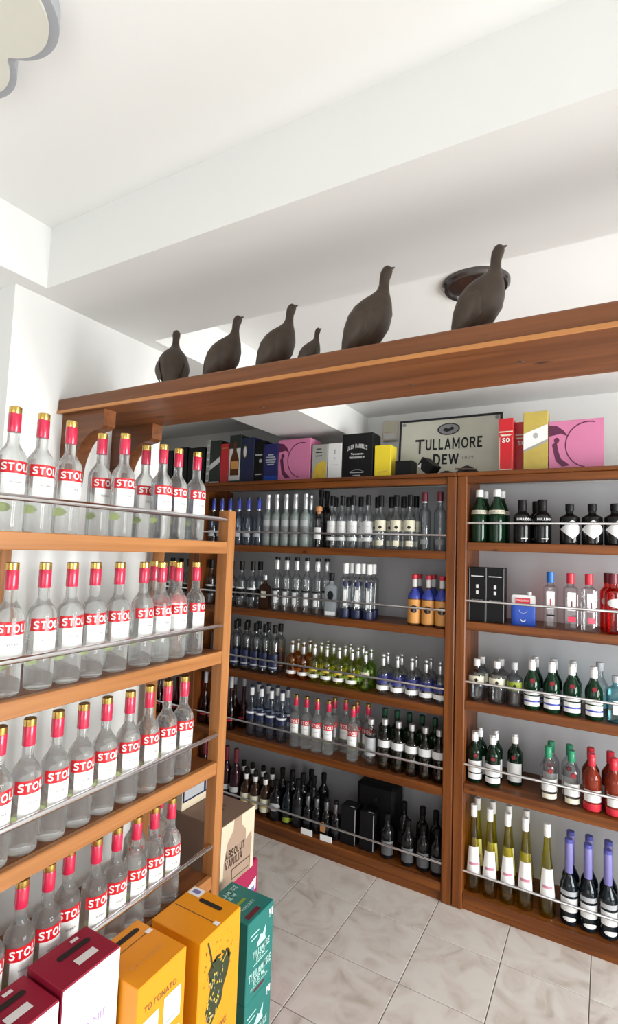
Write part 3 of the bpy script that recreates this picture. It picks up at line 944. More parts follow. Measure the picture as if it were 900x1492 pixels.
    'classic_green': K('gin_bottle', 'white-foiled white-labelled green bottle', 0.243, 0.0360, 0.145, 0.190, 0.0142, 'dark_green_glass', (0.228, 0.0158, 'silver'), (0.196, 0.229, 0.0158, 'white'), [('label', 0.052, 0.108, 68, 'soft_white', None, None, None), ('base_label', 0.020, 0.046, 66, 'soft_white', None, None, None)], seal=(0.135, 0.010, 'seal_red')),
    'clear_green': K('gin_bottle', 'green-foiled red-sealed clear bottle', 0.240, 0.0360, 0.145, 0.188, 0.0142, 'clear', (0.226, 0.0158, 'cap_green'), (0.190, 0.227, 0.0158, 'cap_green'), [('label', 0.046, 0.100, 66, 'soft_white', None, None, None), ('base_label', 0.014, 0.036, 60, 'cream', None, None, None)], seal=(0.138, 0.012, 'seal_red')),
    'red_rum': K('rum_bottle', 'red bottle with white label', 0.245, 0.0375, 0.140, 0.190, 0.0145, 'red_rum_glass', (0.228, 0.0162, 'cap_red'), (0.192, 0.229, 0.0162, 'cap_red'), [('label', 0.044, 0.094, 66, 'soft_white', None, None, None), ('base_band', 0.006, 0.036, 80, 'cap_red', None, None, None)]),
    'flute_wine': K('wine_bottle', 'tall tapering yellow wine bottle', 0.405, 0.0365, 0.080, 0.330, 0.0140, 'wine_yellow', (0.388, 0.0150, 'white'), (0.348, 0.389, 0.0152, 'white'), [('label', 0.088, 0.212, 62, 'white', None, None, None), ('brand_print', 0.130, 0.142, 40, 'rose_print', None, None, None)], flute=True),
    'blue_vermouth': K('vermouth_bottle', 'dark bottle with lavender foil neck', 0.362, 0.0370, 0.155, 0.215, 0.0150, 'navy_glass', (0.345, 0.0170, 'blue_foil'), (0.216, 0.346, 0.0172, 'lavender'), [('neck_label', 0.128, 0.148, 70, 'mid_grey', None, None, None), ('label', 0.060, 0.118, 66, 'soft_white', None, None, None), ('base_label', 0.020, 0.040, 45, 'soft_white', None, None, 'oval')]),
}


def profile(k):
    Rr, hb, hs, rn, c0 = k['R'], k['hb'], k['hs'], k['rn'], k['cap'][0]
    top = min(c0 + 0.006, k['H'] - 0.003)
    w = 1.0 if k['sq'] else 0.0
    p = [(0, 0.003, 0), (Rr * 0.70, 0.003, w), (Rr * 0.84, 0.0, w), (Rr * 0.95, 0.0025, w), (Rr, 0.010, w)]
    n = 8
    if k['flute']:
        p.append((Rr, hb, 0))
        for i in range(1, n + 1):
            t = i / n
            p.append((rn + (Rr - rn) * (0.75 * (1 - t) + 0.25 * (0.5 + 0.5 * math.cos(PI * t))), hb + (hs - hb) * t, 0))
    else:
        p.append((Rr, hb, w))
        for i in range(1, n + 1):
            t = i / n
            round_ = math.cos(t * PI / 2)
            ess = 0.5 + 0.5 * math.cos(PI * t)
            f = (0.5 - k['sh'] * 0.5) * round_ + (0.5 + k['sh'] * 0.5) * ess
            p.append((rn + (Rr - rn) * f, hb + (hs - hb) * t, w * (1 - t)))
    p += [(rn, top, 0), (rn * 0.6, top + 0.001, 0), (0, top + 0.001, 0)]
    return p


def r_at(prof, z):
    for a, b in zip(prof[3:], prof[4:]):
        if a[1] <= z <= b[1] and b[1] > a[1]:
            t = (z - a[1]) / (b[1] - a[1])
            return a[0] + (b[0] - a[0]) * t
    return prof[4][0]


def label_mesh(name, k, prof, z0, z1, half, shape, lift):
    back = half < 0
    half = abs(half)
    na = 4 + int(half / 7)
    nz = 6 if (k['flute'] or k['collar'] or shape) else 2
    nz = 8 if shape else nz
    vs, fs = [], []
    full = half >= 180
    for i in range(na + 1):
        v = -1 + 2 * i / na
        ang = -PI / 2 + R(half) * v + (PI if back else 0)
        q = 1.0
        if shape == 'diamond':
            q = max(0.04, 1 - abs(v))
        elif shape == 'oval':
            q = max(0.05, math.sqrt(max(0, 1 - v * v)))
        zc, hh = (z0 + z1) / 2, (z1 - z0) / 2
        for j in range(nz + 1):
            z = zc + hh * q * (-1 + 2 * j / nz)
            r = r_at(prof, z) + lift
            c, s = math.cos(ang), math.sin(ang)
            f, d = 1.0, 1.0
            if k['sq']:
                f = 1 / (abs(c) ** k['sq'] + abs(s) ** k['sq']) ** (1 / k['sq'])
                d = k['dep']
            vs.append((r * f * c, r * f * s * d - (0.0004 if k['sq'] else 0), z))
    m = nz + 1
    for i in range(na):
        for j in range(nz):
            fs.append((i * m + j, (i + 1) * m + j, (i + 1) * m + j + 1, i * m + j + 1))
    return mesh_from(name, vs, fs, True)


def wrap_text(k, prof, body, z0, z1, half, fill=0.62, lift=0.0013):
    bold = 0.012
    vs, fs, tw, th = block_letters(body) if body in ('STOLI', 'BULLDOG') else text_raw(body, bold)
    zc = (z0 + z1) / 2
    r = r_at(prof, zc) + lift
    if body == 'VODKA':
        zc = z0 + (z1 - z0) * 0.60
        sy = 0.0058 / th
        sx = 0.026 / tw
    else:
        sy = (z1 - z0) * fill / th
        sx = min(2 * R(half) * r * 0.80 / tw, sy * 1.15)
    pts = []
    for x, y in vs:
        a = -PI / 2 + x * sx / r
        pts.append((r * math.cos(a), r * math.sin(a), zc + y * sy))
    return mesh_from('lettering', pts, fs)


CACHE = {}


def bottle_parts(kind):
    if kind in CACHE:
        return CACHE[kind]
    k = KIND[kind]
    prof = profile(k)
    P = []
    big = kind == 'stoli'
    P.append(('body', lathe('body', prof, 28 if big else 20, k['sq'], k['dep']), k['glass'], None))
    c0, cr, cm = k['cap']
    H = k['H']
    if cm == 'cork':
        cp = [(0, c0), (0.012, c0), (0.0125, c0 + 0.012), (cr, c0 + 0.018), (cr * 1.02, c0 + 0.034), (cr * 0.8, H - 0.003), (0, H)]
    elif cr < 0.012:      # ball cap
        cp = [(0, c0)] + [(cr * math.sin(PI * (0.15 + 0.85 * i / 6)), c0 + (H - c0) * (0.5 - 0.5 * math.cos(PI * i / 6))) for i in range(7)]
        cp[-1] = (0, H)
    else:
        e = min(0.0016, (H - c0) * 0.2)
        cp = [(0, c0), (cr * 0.97, c0), (cr, c0 + e), (cr, H - e), (cr - e, H), (0, H)]
    P.append(('cap', lathe('cap', cp, 20), cm, None))
    if k['sleeve']:
        s0, s1, sr, sm = k['sleeve']
        e = 0.001
        P.append(('neck_sleeve', lathe('neck_sleeve', [(k['rn'] * 0.8, s0), (sr * 0.97, s0), (sr, s0 + e), (sr, s1 - e), (sr * 0.97, s1), (k['rn'] * 0.8, s1)], 20), sm, None))
    if k['collar']:
        s0, s1, sm = k['collar']
        pts = [(r_at(prof, s0 + (s1 - s0) * i / 6) + 0.0012, s0 + (s1 - s0) * i / 6) for i in range(7)]
        P.append(('collar', lathe('collar', pts, 20), sm, None))
    for i, (nm, z0, z1, half, lm, txt, tmat, shape) in enumerate(k['labels']):
        me = label_mesh(nm, k, prof, z0, z1, half, shape, 0.0006 + 0.0004 * i)
        sub = None
        if txt:
            sub = ('lettering', wrap_text(k, prof, txt, z0, z1, half, lift=0.0012 + 0.0004 * i), tmat)
            sub[1].materials.append(MATS[tmat])
        P.append((nm, me, lm, sub))
    if k['seal']:
        zc, sr, sm = k['seal']
        r = r_at(prof, zc)
        slope = (r_at(prof, zc - 0.006) - r_at(prof, zc + 0.006)) / 0.012
        me = lathe('wax_seal', [(0, 0.0022), (sr * 0.85, 0.002), (sr, 0.0), (sr, -0.004)], 14)
        me.transform(Matrix.Translation((0, -r, zc)) @ Matrix.Rotation(R(90) - math.atan(slope), 4, 'X'))
        P.append(('wax_seal', me, sm, None))
    for p in P:
        if not p[1].materials:
            p[1].materials.append(MATS[p[2]])
    CACHE[kind] = P
    return P


def bottle(kind, x, y, z, rz, label, group):
    k = KIND[kind]
    t = thing(k['nm'], label, 'bottle', (x, y, z), rz, group)
    for nm, me, mt, sub in bottle_parts(kind):
        o = obj(nm, me, None, t)
        if sub:
            obj(sub[0], sub[1], None, o)
    return t


TABLE = [
    ('L1', 'blue_neck', 'F', [-2.344, -2.273, -2.203, -2.126, -2.049, -1.965]),
    ('L1', 'frosted', 'F', [-1.893, -1.826, -1.757, -1.688, -1.617]),
    ('L1', 'frosted', 'B', [-1.625]),
    ('L1', 'wood_stopper', 'F', [-1.52]),
    ('L1', 'dark_tall', 'B', [-1.552]),
    ('L1', 'dark_tall', 'C', [-1.555]),
    ('L1', 'white_label', 'F', [-1.429, -1.362, -1.290, -1.196]),
    ('L1', 'white_label', 'B', [-1.450, -1.363, -1.281]),
    ('L1', 'bird_label', 'F', [-1.117, -1.025, -0.945]),
    ('L1', 'bird_label', 'B', [-1.174, -1.086, -1.011, -0.936]),
    ('L1', 'burgundy_cap', 'F', [-0.861, -0.777]),
    ('L2', 'black_cap', 'F', [-2.340, -2.255, -2.169, -2.083, -1.994]),
    ('L2', 'black_cap', 'B', [-1.995]),
    ('L2', 'brown_flask', 'F', [-1.895]),
    ('L2', 'tall_silver', 'F', [-1.805, -1.732, -1.661, -1.588, -1.514]),
    ('L2', 'tall_silver', 'B', [-1.497]),
    ('L2', 'grey_flask', 'F', [-1.418]),
    ('L2', 'emblem', 'F', [-1.327, -1.252, -1.179]),
    ('L2', 'emblem', 'B', [-1.331, -1.257, -1.187]),
    ('L2', 'orange_brandy', 'F', [-0.909, -0.833, -0.758]),
    ('L2', 'orange_brandy', 'B', [-0.911, -0.831]),
    ('L3', 'tall_black', 'F', [-2.275, -2.191, -2.11, -2.026, -1.949, -1.876, -1.804]),
    ('L3', 'tall_black', 'B', [-2.152, -2.075, -1.983, -1.907, -1.815]),
    ('L3', 'amber_small', 'F', [-1.675, -1.594]),
    ('L3', 'amber_small', 'B', [-1.682, -1.599]),
    ('L3', 'lime_small', 'F', [-1.517, -1.434, -1.354, -1.273]),
    ('L3', 'lime_small', 'B', [-1.516, -1.434, -1.356, -1.273]),
    ('L3', 'lime_small', 'C', [-1.518, -1.359, -1.274]),
    ('L3', 'green_small', 'F', [-1.187]),
    ('L3', 'green_small', 'B', [-1.189]),
    ('L3', 'violet_small', 'F', [-1.081, -0.999, -0.916, -0.836, -0.761]),
    ('L3', 'violet_small', 'B', [-1.085, -1.003, -0.919, -0.836]),
    ('L4', 'red_liqueur', 'F', [-2.344, -2.270, -2.198, -2.126]),
    ('L4', 'red_liqueur', 'B', [-2.16, -2.085]),
    ('L4', 'navy_label', 'F', [-1.958, -1.888, -1.812, -1.731]),
    ('L4', 'navy_label', 'B', [-1.965, -1.894, -1.82, -1.743]),
    ('L4', 'stoli', 'F', [-1.632, -1.561, -1.486, -1.412, -1.255]),
    ('L4', 'stoli', 'B', [-1.413, -1.342, -1.268, -1.198]),
    ('L4', 'black_band', 'F', [-1.145]),
    ('L4', 'pale_rum', 'F', [-1.062, -0.984, -0.908, -0.834, -0.761]),
    ('L4', 'green_tall', 'B', [-1.096, -1.024, -0.952, -0.880, -0.808]),
    ('L5', 'dark_wine', 'F', [-2.317, -2.224, -2.139, -2.062]),
    ('L5', 'cream_label', 'F', [-1.977, -1.905, -1.83]),
    ('L5', 'cream_label', 'B', [-2.062, -1.992, -1.909, -1.838]),
    ('L5', 'dark_oval', 'F', [-1.752]),
    ('L5', 'black_tall', 'B', [-1.762, -1.690, -1.615, -1.540]),
    ('L5', 'black_tall', 'C', [-1.60, -1.512]),
    ('L5', 'black_lime', 'F', [-1.670]),
    ('L5', 'black_tall', 'F', [-1.598]),
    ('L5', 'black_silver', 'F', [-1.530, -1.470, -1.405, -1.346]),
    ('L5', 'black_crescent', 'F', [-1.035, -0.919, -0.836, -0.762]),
    ('L5', 'black_tall', 'B', [-0.971, -0.868, -0.793]),
    ('R1', 'green_gin', 'F', [-0.571, -0.485]),
    ('R1', 'green_gin', 'B', [-0.562, -0.476]),
    ('R1', 'black_gin', 'F', [-0.363, -0.271]),
    ('R1', 'black_gin', 'B', [-0.305]),
    ('R1', 'apothecary', 'F', [-0.151, -0.056, 0.036, 0.129, 0.223, 0.318]),
    ('R2', 'square_blue', 'F', [-0.235]),
    ('R2', 'square_red', 'F', [-0.148, -0.071]),
    ('R2', 'red_gin', 'F', [0.027, 0.104, 0.184, 0.262]),
    ('R2', 'red_gin', 'B', [0.008]),
    ('R3', 'cream_gin', 'F', [-0.575, -0.478]),
    ('R3', 'cream_gin', 'B', [-0.566, -0.472]),
    ('R3', 'lime_gin', 'F', [-0.396]),
    ('R3', 'ribbed_green', 'F', [-0.316, -0.229, -0.143, -0.053]),
    ('R3', 'ribbed_green', 'B', [-0.310, -0.226, -0.141]),
    ('R3', 'grey_gin', 'B', [-0.030]),
    ('R3', 'aqua_square', 'F', [0.035, 0.118, 0.202, 0.285]),
    ('R4', 'classic_green', 'F', [-0.581, -0.494]),
    ('R4', 'classic_green', 'B', [-0.573, -0.496, -0.402]),
    ('R4', 'clear_green', 'F', [-0.243, -0.146]),
    ('R4', 'clear_green', 'B', [-0.238, -0.158]),
    ('R4', 'red_rum', 'F', [-0.063, 0.024, 0.110, 0.196]),
    ('R4', 'red_rum', 'B', [-0.069, 0.011, 0.092]),
    ('R5', 'flute_wine', 'F', [-0.581, -0.504, -0.422, -0.342, -0.248]),
    ('R5', 'flute_wine', 'B', [-0.581, -0.507, -0.430, -0.348]),
    ('R5', 'blue_vermouth', 'F', [-0.157, -0.080, -0.002, 0.076, 0.154, 0.232]),
    ('R5', 'blue_vermouth', 'B', [-0.154, -0.077, 0.001]),
    ('LL1', 'dark_tall', 'F', [-2.76, -2.66, -2.55]),
    ('LL2', 'black_cap', 'F', [-2.80, -2.70, -2.62, -2.54]),
    ('LL3', 'tall_black', 'F', [-2.76, -2.68, -2.60, -2.53]),
    ('LL4', 'red_liqueur', 'F', [-2.76, -2.68, -2.60, -2.53]),
    ('LL5', 'dark_wine', 'F', [-2.76, -2.66, -2.55]),
]
ROWY = {'F': 2.785, 'B': 2.868, 'C': 2.949}
ROWN = {'F': 'front row', 'B': 'second row', 'C': 'rear row'}
SHN = ['top', 'second', 'third', 'fourth', 'bottom']
BAYN = {'L': 'middle bay', 'R': 'gin bay', 'LL': 'bay behind pillar'}
ORD = ['first', 'second', 'third', 'fourth', 'fifth', 'sixth', 'seventh', 'eighth', 'ninth', 'tenth', 'eleventh']
merged = {}
for s, kd, row, xs in TABLE:
    merged.setdefault((s, kd, row), []).extend(xs)
for (s, kd, row), xs in merged.items():
    b, lev = s[:-1], int(s[-1]) - 1
    z = BAYS[b][2][lev]
    k = KIND[kd]
    xs = sorted(xs)
    for i, x in enumerate(xs):
        o_ = ('%s ' % ORD[i]) if len(xs) > 1 else ''
        c_ = ' from left' if len(xs) > 1 else ''
        lab = '%s%s%s, %s, %s shelf, %s' % (o_, k['desc'], c_, ROWN[row], SHN[lev], BAYN[b])
        y = ROWY[row] + random.uniform(-0.003, 0.003)
        bottle(kd, x, y, z, R(random.uniform(-9, 9)) + (R(14) if row == 'F' else 0), lab, '%s shelf bottles, %s' % (SHN[lev], BAYN[b]))

# near rack: red-banded bottles, labels towards the aisle (+X)
RB = [
    (0, [(-1.230, 0.645), (-1.232, 0.718), (-1.228, 0.789), (-1.229, 0.869), (-1.278, 1.006), (-1.210, 1.031), (-1.289, 1.185), (-1.220, 1.192), (-1.222, 1.262), (-1.205, 1.333)]),
    (1, [(-1.196, 0.640), (-1.195, 0.718), (-1.196, 0.801), (-1.194, 0.875), (-1.196, 0.947), (-1.195, 1.027), (-1.195, 1.117), (-1.197, 1.192), (-1.195, 1.261), (-1.195, 1.345)]),
    (2, [(-1.186, 0.640), (-1.184, 0.712), (-1.186, 0.783), (-1.185, 0.856), (-1.186, 0.930), (-1.186, 1.004), (-1.185, 1.083), (-1.184, 1.156), (-1.187, 1.233), (-1.184, 1.304)]),
    (3, [(-1.186, 0.722), (-1.184, 0.792), (-1.187, 0.862), (-1.205, 0.930), (-1.185, 0.998), (-1.186, 1.066), (-1.184, 1.135), (-1.185, 1.204), (-1.184, 1.274)]),
]
RBB = [(1, [(-1.275, 1.235), (-1.27, 1.315)]), (3, [(-1.262, 1.30), (-1.27, 1.21)])]
for lev, ps in RB:
    n = len(ps)
    for i, (x, y) in enumerate(ps):
        bottle('stoli', x, y, RSH[lev], R(90 + random.uniform(-8, 3) - 6), '%s clear red-banded bottle from the post end, %s shelf, pine rack' % (ORD[n - 1 - i], SHN[lev]), 'red-banded bottles on the pine rack')
for lev, ps in RBB:
    for i, (x, y) in enumerate(ps):
        bottle('stoli', x, y, RSH[lev], R(90), '%s red-banded bottle in the rear row, %s shelf, pine rack' % (ORD[i], SHN[lev]), 'red-banded bottles on the pine rack')


# ------------------------------------------------------------------ boxes
def carton(name, label, x0, x1, y0, y1, z0, h, mat, cat='box', group=None, rz=0.0, bev=0.002):
    w, d = x1 - x0, y1 - y0
    t = thing(name, label, cat, ((x0 + x1) / 2, (y0 + y1) / 2, z0), rz, group)
    obj('body', box_mesh('body', -w / 2, w / 2, -d / 2, d / 2, 0, h, bev), mat, t)
    return t, (w, d, h)


ZT = 2.147
G = 'gift boxes on top of the back shelving'


def gift(label, x0, x1, h, mat, d=0.10, y0=2.80):
    return carton('gift_box', label, x0 + 0.001, x1 - 0.001, y0, y0 + d, ZT, h, mat, 'box', G)


t, D = gift('narrow silver-patterned box at the dark end of the top boxes', -2.450, -2.418, 0.324, 'gift_grey')
for i in range(6):
    face_poly(t, D, 'front', 'silver', rect2(0, -0.13 + i * 0.05, 0.022, 0.012))
t, D = gift('black-green gift box with slanting white band', -2.416, -2.324, 0.314, 'gift_green')
face_poly(t, D, 'front', 'soft_white', [(-0.044, -0.055), (0.044, 0.000), (0.044, 0.040), (-0.044, -0.015)])
face_poly(t, D, 'front', 'soft_white', rect2(0.0, -0.145, 0.085, 0.022))
t, D = gift('plain dark red gift box beside the slanting-band box', -2.322, -2.250, 0.284, 'red')
face_poly(t, D, 'front', 'gold', rect2(0, 0.11, 0.05, 0.006))
t, D = gift('dark gift box printed with an amber bottle', -2.247, -2.147, 0.339, 'gift_green')
face_poly(t, D, 'front', 'soft_white', rect2(0.0, -0.035, 0.094, 0.22))
face_poly(t, D, 'front', 'amber_dark', [(-0.036, -0.11), (0.036, -0.11), (0.036, 0.0), (0.014, 0.06), (0.014, 0.12), (-0.014, 0.12), (-0.014, 0.06), (-0.036, 0.0)], 'bottle_print', 0.0012)
face_poly(t, D, 'front', 'orange_paper', rect2(0, -0.04, 0.06, 0.055), 'label_print', 0.0016)
t, D = gift('navy-black gift box with small gold oval', -2.146, -2.037, 0.312, 'navy')
face_poly(t, D, 'front', 'gold', oval2(-0.02, 0.06, 0.016, 0.042), 'oval_print')
face_poly(t, D, 'front', 'soft_white', oval2(-0.02, 0.06, 0.011, 0.034), 'oval_print', 0.0012)
t, D = gift('narrow black gift box with small white print', -2.036, -1.958, 0.286, 'black')
face_poly(t, D, 'front', 'mid_grey', rect2(0.0, 0.045, 0.055, 0.010))
face_poly(t, D, 'front', 'mid_grey', oval2(0.015, 0.005, 0.012, 0.012))
face_poly(t, D, 'front', 'mid_grey', rect2(0.0, -0.085, 0.05, 0.008))
t, D = gift('royal blue gift box with pale round print', -1.957, -1.845, 0.256, 'gift_blue')
for i, wd in enumerate((0.04, 0.07, 0.08, 0.07, 0.05)):
    face_poly(t, D, 'front', 'mid_grey', rect2(0, 0.055 - i * 0.016, wd, 0.008))
face_poly(t, D, 'front', 'blue', rect2(0, -0.10, 0.105, 0.035))


def pink_box(label, x0, x1, h):
    t, D = gift(label, x0, x1, h, 'pink', d=0.13)
    w = x1 - x0
    ring_poly(t, D, 'front', 'plum', 0.055 * w / 0.24, 0.0, 0.098, 0.103, R(75), R(260), sq=1.1, n=26)
    hw = w / 2 - 0.003
    face_poly(t, D, 'front', 'plum', [(-hw, h * 0.20), (-hw * 0.55, h * 0.24), (-hw * 0.30, h * 0.18), (-hw * 0.45, h * 0.30), (-hw * 0.70, h * 0.40), (-hw, h * 0.42)], 'swirl_print')
    face_poly(t, D, 'front', 'plum', [(-hw * 0.90, h * 0.03), (-hw * 0.72, h * 0.09), (-hw * 0.66, -h * 0.10), (-hw * 0.56, -h * 0.26), (-hw * 0.22, -h * 0.40), (-hw * 0.52, -h * 0.42), (-hw * 0.76, -h * 0.30), (-hw * 0.84, -h * 0.12)], 'swirl_print')
    face_poly(t, D, 'front', 'plum', oval2(-hw * 0.72, h * 0.11, 0.012, 0.014), 'swirl_print', 0.0011)
    return t


pink_box('pink gift box with plum swirls between blue and gold-leaf boxes', -1.843, -1.603, 0.275)
t, D = gift('small grey gift box with golden leaf print', -1.592, -1.484, 0.226, 'gift_grey')
face_poly(t, D, 'front', 'gold_leaf', [(-0.045, -0.105), (0.045, -0.105), (0.05, -0.01), (0.03, 0.015), (0.005, 0.0), (-0.02, -0.01), (-0.035, -0.04)], 'leaf_print')
for i in range(3):
    face_poly(t, D, 'front', 'ink', rect2(-0.005, 0.085 - i * 0.022, 0.045 - 0.01 * (i == 0), 0.006))
t, D = gift('small silver-white gift box beside the black whiskey box', -1.481, -1.386, 0.227, 'soft_white')
face_poly(t, D, 'front', 'mid_grey', oval2(0, 0.02, 0.005, 0.006))
face_poly(t, D, 'front', 'mid_grey', rect2(0, -0.02, 0.05, 0.003))
face_poly(t, D, 'front', 'mid_grey', rect2(0, 0.06, 0.010, 0.03))
t, D = gift('large black whiskey gift box with arched white lettering', -1.384, -1.184, 0.275, 'black', d=0.12)
face_text(t, D, 'front', "JACK DANIEL'S", 'soft_white', 0.0, 0.062, 0.13, 0.026, arch=0.016, stroke=0.2)
face_text(t, D, 'front', 'Tennessee', 'soft_white', 0.0, 0.014, 0.082, 0.013, 0.02)
face_text(t, D, 'front', 'WHISKEY', 'soft_white', 0.0, -0.008, 0.10, 0.013, stroke=0.2)
ring_poly(t, D, 'front', 'mid_grey', 0.0, -0.108, 0.050, 0.053, R(25), R(155), sq=0.5)
face_poly(t, D, 'front', 'mid_grey', rect2(0, -0.098, 0.085, 0.005))
face_poly(t, D, 'front', 'mid_grey', rect2(0, -0.115, 0.05, 0.005))
t, D = gift('bright yellow gift box between black whiskey box and tin sign', -1.173, -1.072, 0.193, 'yellow')
face_text(t, D, 'front', 'Veuve Clicquot', 'grey_print', 0.0, -0.06, 0.055, 0.008, 0.0, slant=0.12)
# tin sign
sg = thing('tin_sign', 'cream tin sign with dark frame leaning against the wall above the shelves', 'sign', (-0.795, 2.985, ZT))
sw, sh_ = 0.585, 0.372
obj('plate', box_mesh('plate', -sw / 2, sw / 2, -0.004, 0.004, 0, sh_), 'sign_tin', sg)
for a in ((-sw / 2 - 0.006, sw / 2 + 0.006, sh_ - 0.008, sh_ + 0.004), (-sw / 2 - 0.006, sw / 2 + 0.006, 0.0, 0.008), (-sw / 2 - 0.006, -sw / 2 + 0.006, 0.008, sh_ - 0.008), (sw / 2 - 0.006, sw / 2 + 0.006, 0.008, sh_ - 0.008)):
    obj('frame', box_mesh('frame', a[0], a[1], -0.009, 0.006, a[2], a[3]), 'ink', sg)
D = (sw, 0.009, sh_)
face_poly(sg, D, 'front', 'ink', oval2(0.0, 0.118, 0.066, 0.036), 'emblem')
face_poly(sg, D, 'front', 'grey_print', oval2(0.0, 0.118, 0.058, 0.030), 'emblem', 0.0012)
face_poly(sg, D, 'front', 'ink', [(-0.034, 0.112), (-0.02, 0.128), (0.0, 0.120), (0.02, 0.132), (0.036, 0.120), (0.012, 0.106), (-0.01, 0.100)], 'emblem', 0.0016)
face_text(sg, D, 'front', 'ULLAMORE', 'ink', 0.030, 0.030, 0.325, 0.066, stroke=0.17)
face_text(sg, D, 'front', 'T', 'ink', -0.168, 0.024, 0.056, 0.090, stroke=0.14)
face_text(sg, D, 'front', 'EW', 'ink', 0.014, -0.062, 0.096, 0.060, stroke=0.19)
face_text(sg, D, 'front', 'D', 'ink', -0.064, -0.064, 0.044, 0.074, stroke=0.17)
face_text(sg, D, 'front', '1829', 'grey_print', 0.115, -0.058, 0.062, 0.018)
for x in (-sw / 2 + 0.022, sw / 2 - 0.022):
    face_poly(sg, D, 'front', 'grey_print', oval2(x, sh_ / 2 - 0.022, 0.012, 0.010), 'corner_bolt')
sg.rotation_euler = (R(-3.5), 0, 0)
# dark clutter before the sign
t, D = carton('gift_box', 'low black box lying before the tin sign by the yellow box', -1.045, -0.945, 2.80, 2.89, ZT, 0.095, 'black', 'box', G)
t, D = carton('gift_box', 'tilted black box with white flap before the tin sign', -0.915, -0.825, 2.78, 2.86, ZT + 0.030, 0.062, 'black', 'box', G)
t.rotation_euler = (0, R(38), R(-18))
face_poly(t, D, 'front', 'soft_white', [(-0.04, -0.028), (-0.012, -0.028), (-0.03, 0.0)], 'flap')
bag = thing('dark_bag', 'crumpled dark bag lying flat before the tin sign', 'bag', (-0.675, 2.80, ZT))
bvs, bfs = [], []
NB, MB = 14, 7
for i in range(NB):
    for j in range(MB):
        u, v = i / (NB - 1), j / (MB - 1)
        hgt = 0.050 * (math.sin(PI * u) ** 0.6) * (math.sin(PI * v) ** 0.6) * (0.65 + 0.45 * math.sin(9 * u + 4 * v)) if 0 < u < 1 and 0 < v < 1 else 0.0
        bvs.append((-0.115 + 0.23 * u, -0.04 + 0.11 * v, hgt + 0.001))
for i in range(NB - 1):
    for j in range(MB - 1):
        bfs.append((i * MB + j, (i + 1) * MB + j, (i + 1) * MB + j + 1, i * MB + j + 1))
bfs.append(tuple([i * MB for i in range(NB)] + [(NB - 1) * MB + j for j in range(1, MB)] + [i * MB + MB - 1 for i in range(NB - 2, -1, -1)] + [j for j in range(MB - 2, 0, -1)])[::-1])
obj('sack', mesh_from('sack', bvs, bfs, True, 60), 'black', bag)
obj('strap', tube_mesh('strap', (-0.02, -0.035, 0.028), (0.09, -0.02, 0.022), 0.005, 8), 'kraft_dark', bag)
# red pair, gold, second pink
for i, (a, b, h, lab) in enumerate(((-0.482, -0.410, 0.286, 'red gift box with white lettering touching the tin sign'), (-0.406, -0.337, 0.282, 'red gift box partly behind the gold banded box'))):
    t, D = gift(lab, a, b, h, 'red', d=0.08, y0=2.80 + 0.09 * i)
    if i:
        t.location.x -= 0.012
    face_poly(t, D, 'front', 'cream', rect2(0, 0.072, 0.068, 0.006))
    face_poly(t, D, 'front', 'cream', [(-0.030, 0.058), (0.030, 0.058), (0.02, 0.050), (-0.02, 0.050)])
    face_text(t, D, 'front', 'S0', 'white', 0.0, 0.028, 0.036, 0.024, 0.02)
    face_poly(t, D, 'front', 'cream', rect2(0, -0.125, 0.060, 0.004))
    for s in (-1, 1):
        face_poly(t, D, 'front', 'cream', rect2(s * 0.030, -0.04, 0.002, 0.17))
t, D = gift('tall gold gift box with slanting silver-white band', -0.363, -0.247, 0.307, 'gold_paper')
face_poly(t, D, 'front', 'white', [(-0.056, -0.040), (0.056, 0.010), (0.056, 0.085), (-0.056, 0.042)])
face_poly(t, D, 'front', 'gift_grey', [(-0.056, -0.052), (0.056, -0.004), (0.056, 0.010), (-0.056, -0.040)])
face_poly(t, D, 'front', 'mid_grey', oval2(0, 0.030, 0.012, 0.014), 'crest', 0.0012)
pink_box('pink gift box with plum swirls at the bare end beside the gold box', -0.245, -0.004, 0.248)
for i, (a, b, h) in enumerate(((-2.90, -2.77, 0.27), (-2.76, -2.63, 0.285), (-2.62, -2.47, 0.275))):
    gift('%s black gift box from left on the bay behind the pillar' % ORD[i], a, b, h, 'black')

# boxes and flask on the gin bay's second shelf
z = BAYS['R'][2][1]
for i, (a, b) in enumerate(((-0.614, -0.533), (-0.530, -0.444))):
    t, D = carton('bottle_box', '%s bottle box with white characters on the gin bay' % ('black' if i else 'half-hidden black'), a, b, 2.765, 2.85, z, 0.276, 'black', 'box', 'black boxes on the gin bay')
    face_poly(t, D, 'front', 'soft_white', rect2(0, 0.092, 0.062, 0.004))
    for j in range(2):
        face_poly(t, D, 'front', 'soft_white', rect2(0.0, 0.040 - 0.030 * j, 0.012, 0.018))
    face_text(t, D, 'front', 'KI NO BI', 'soft_white', 0.0, -0.030, 0.052, 0.009)
    for s in (-1, 1):
        face_poly(t, D, 'front', 'mid_grey', rect2(s * (D[0] / 2 - 0.001), 0, 0.0016, 0.27), 'edge_foil')
tin = thing('gin_tin', 'blue and white flask-shaped tin with red name plate', 'tin', (-0.358, 2.795, z), R(6))
obj('body', lathe('body', [(0, 0, 1), (0.053, 0, 1), (0.0555, 0.004, 1), (0.0555, 0.108, 1)], 32, 7, 0.42), 'blue', tin)
obj('upper_body', lathe('upper_body', [(0.0555, 0.108, 1), (0.0555, 0.140, 1), (0.050, 0.148, 1), (0, 0.149, 1)], 32, 7, 0.42), 'soft_white', tin)
cp = lathe('cap', [(0, 0.147), (0.0105, 0.147), (0.0105, 0.164), (0, 0.165)], 16)
cp.transform(Matrix.Translation((0.028, 0, 0)))
obj('cap', cp, 'white', tin)
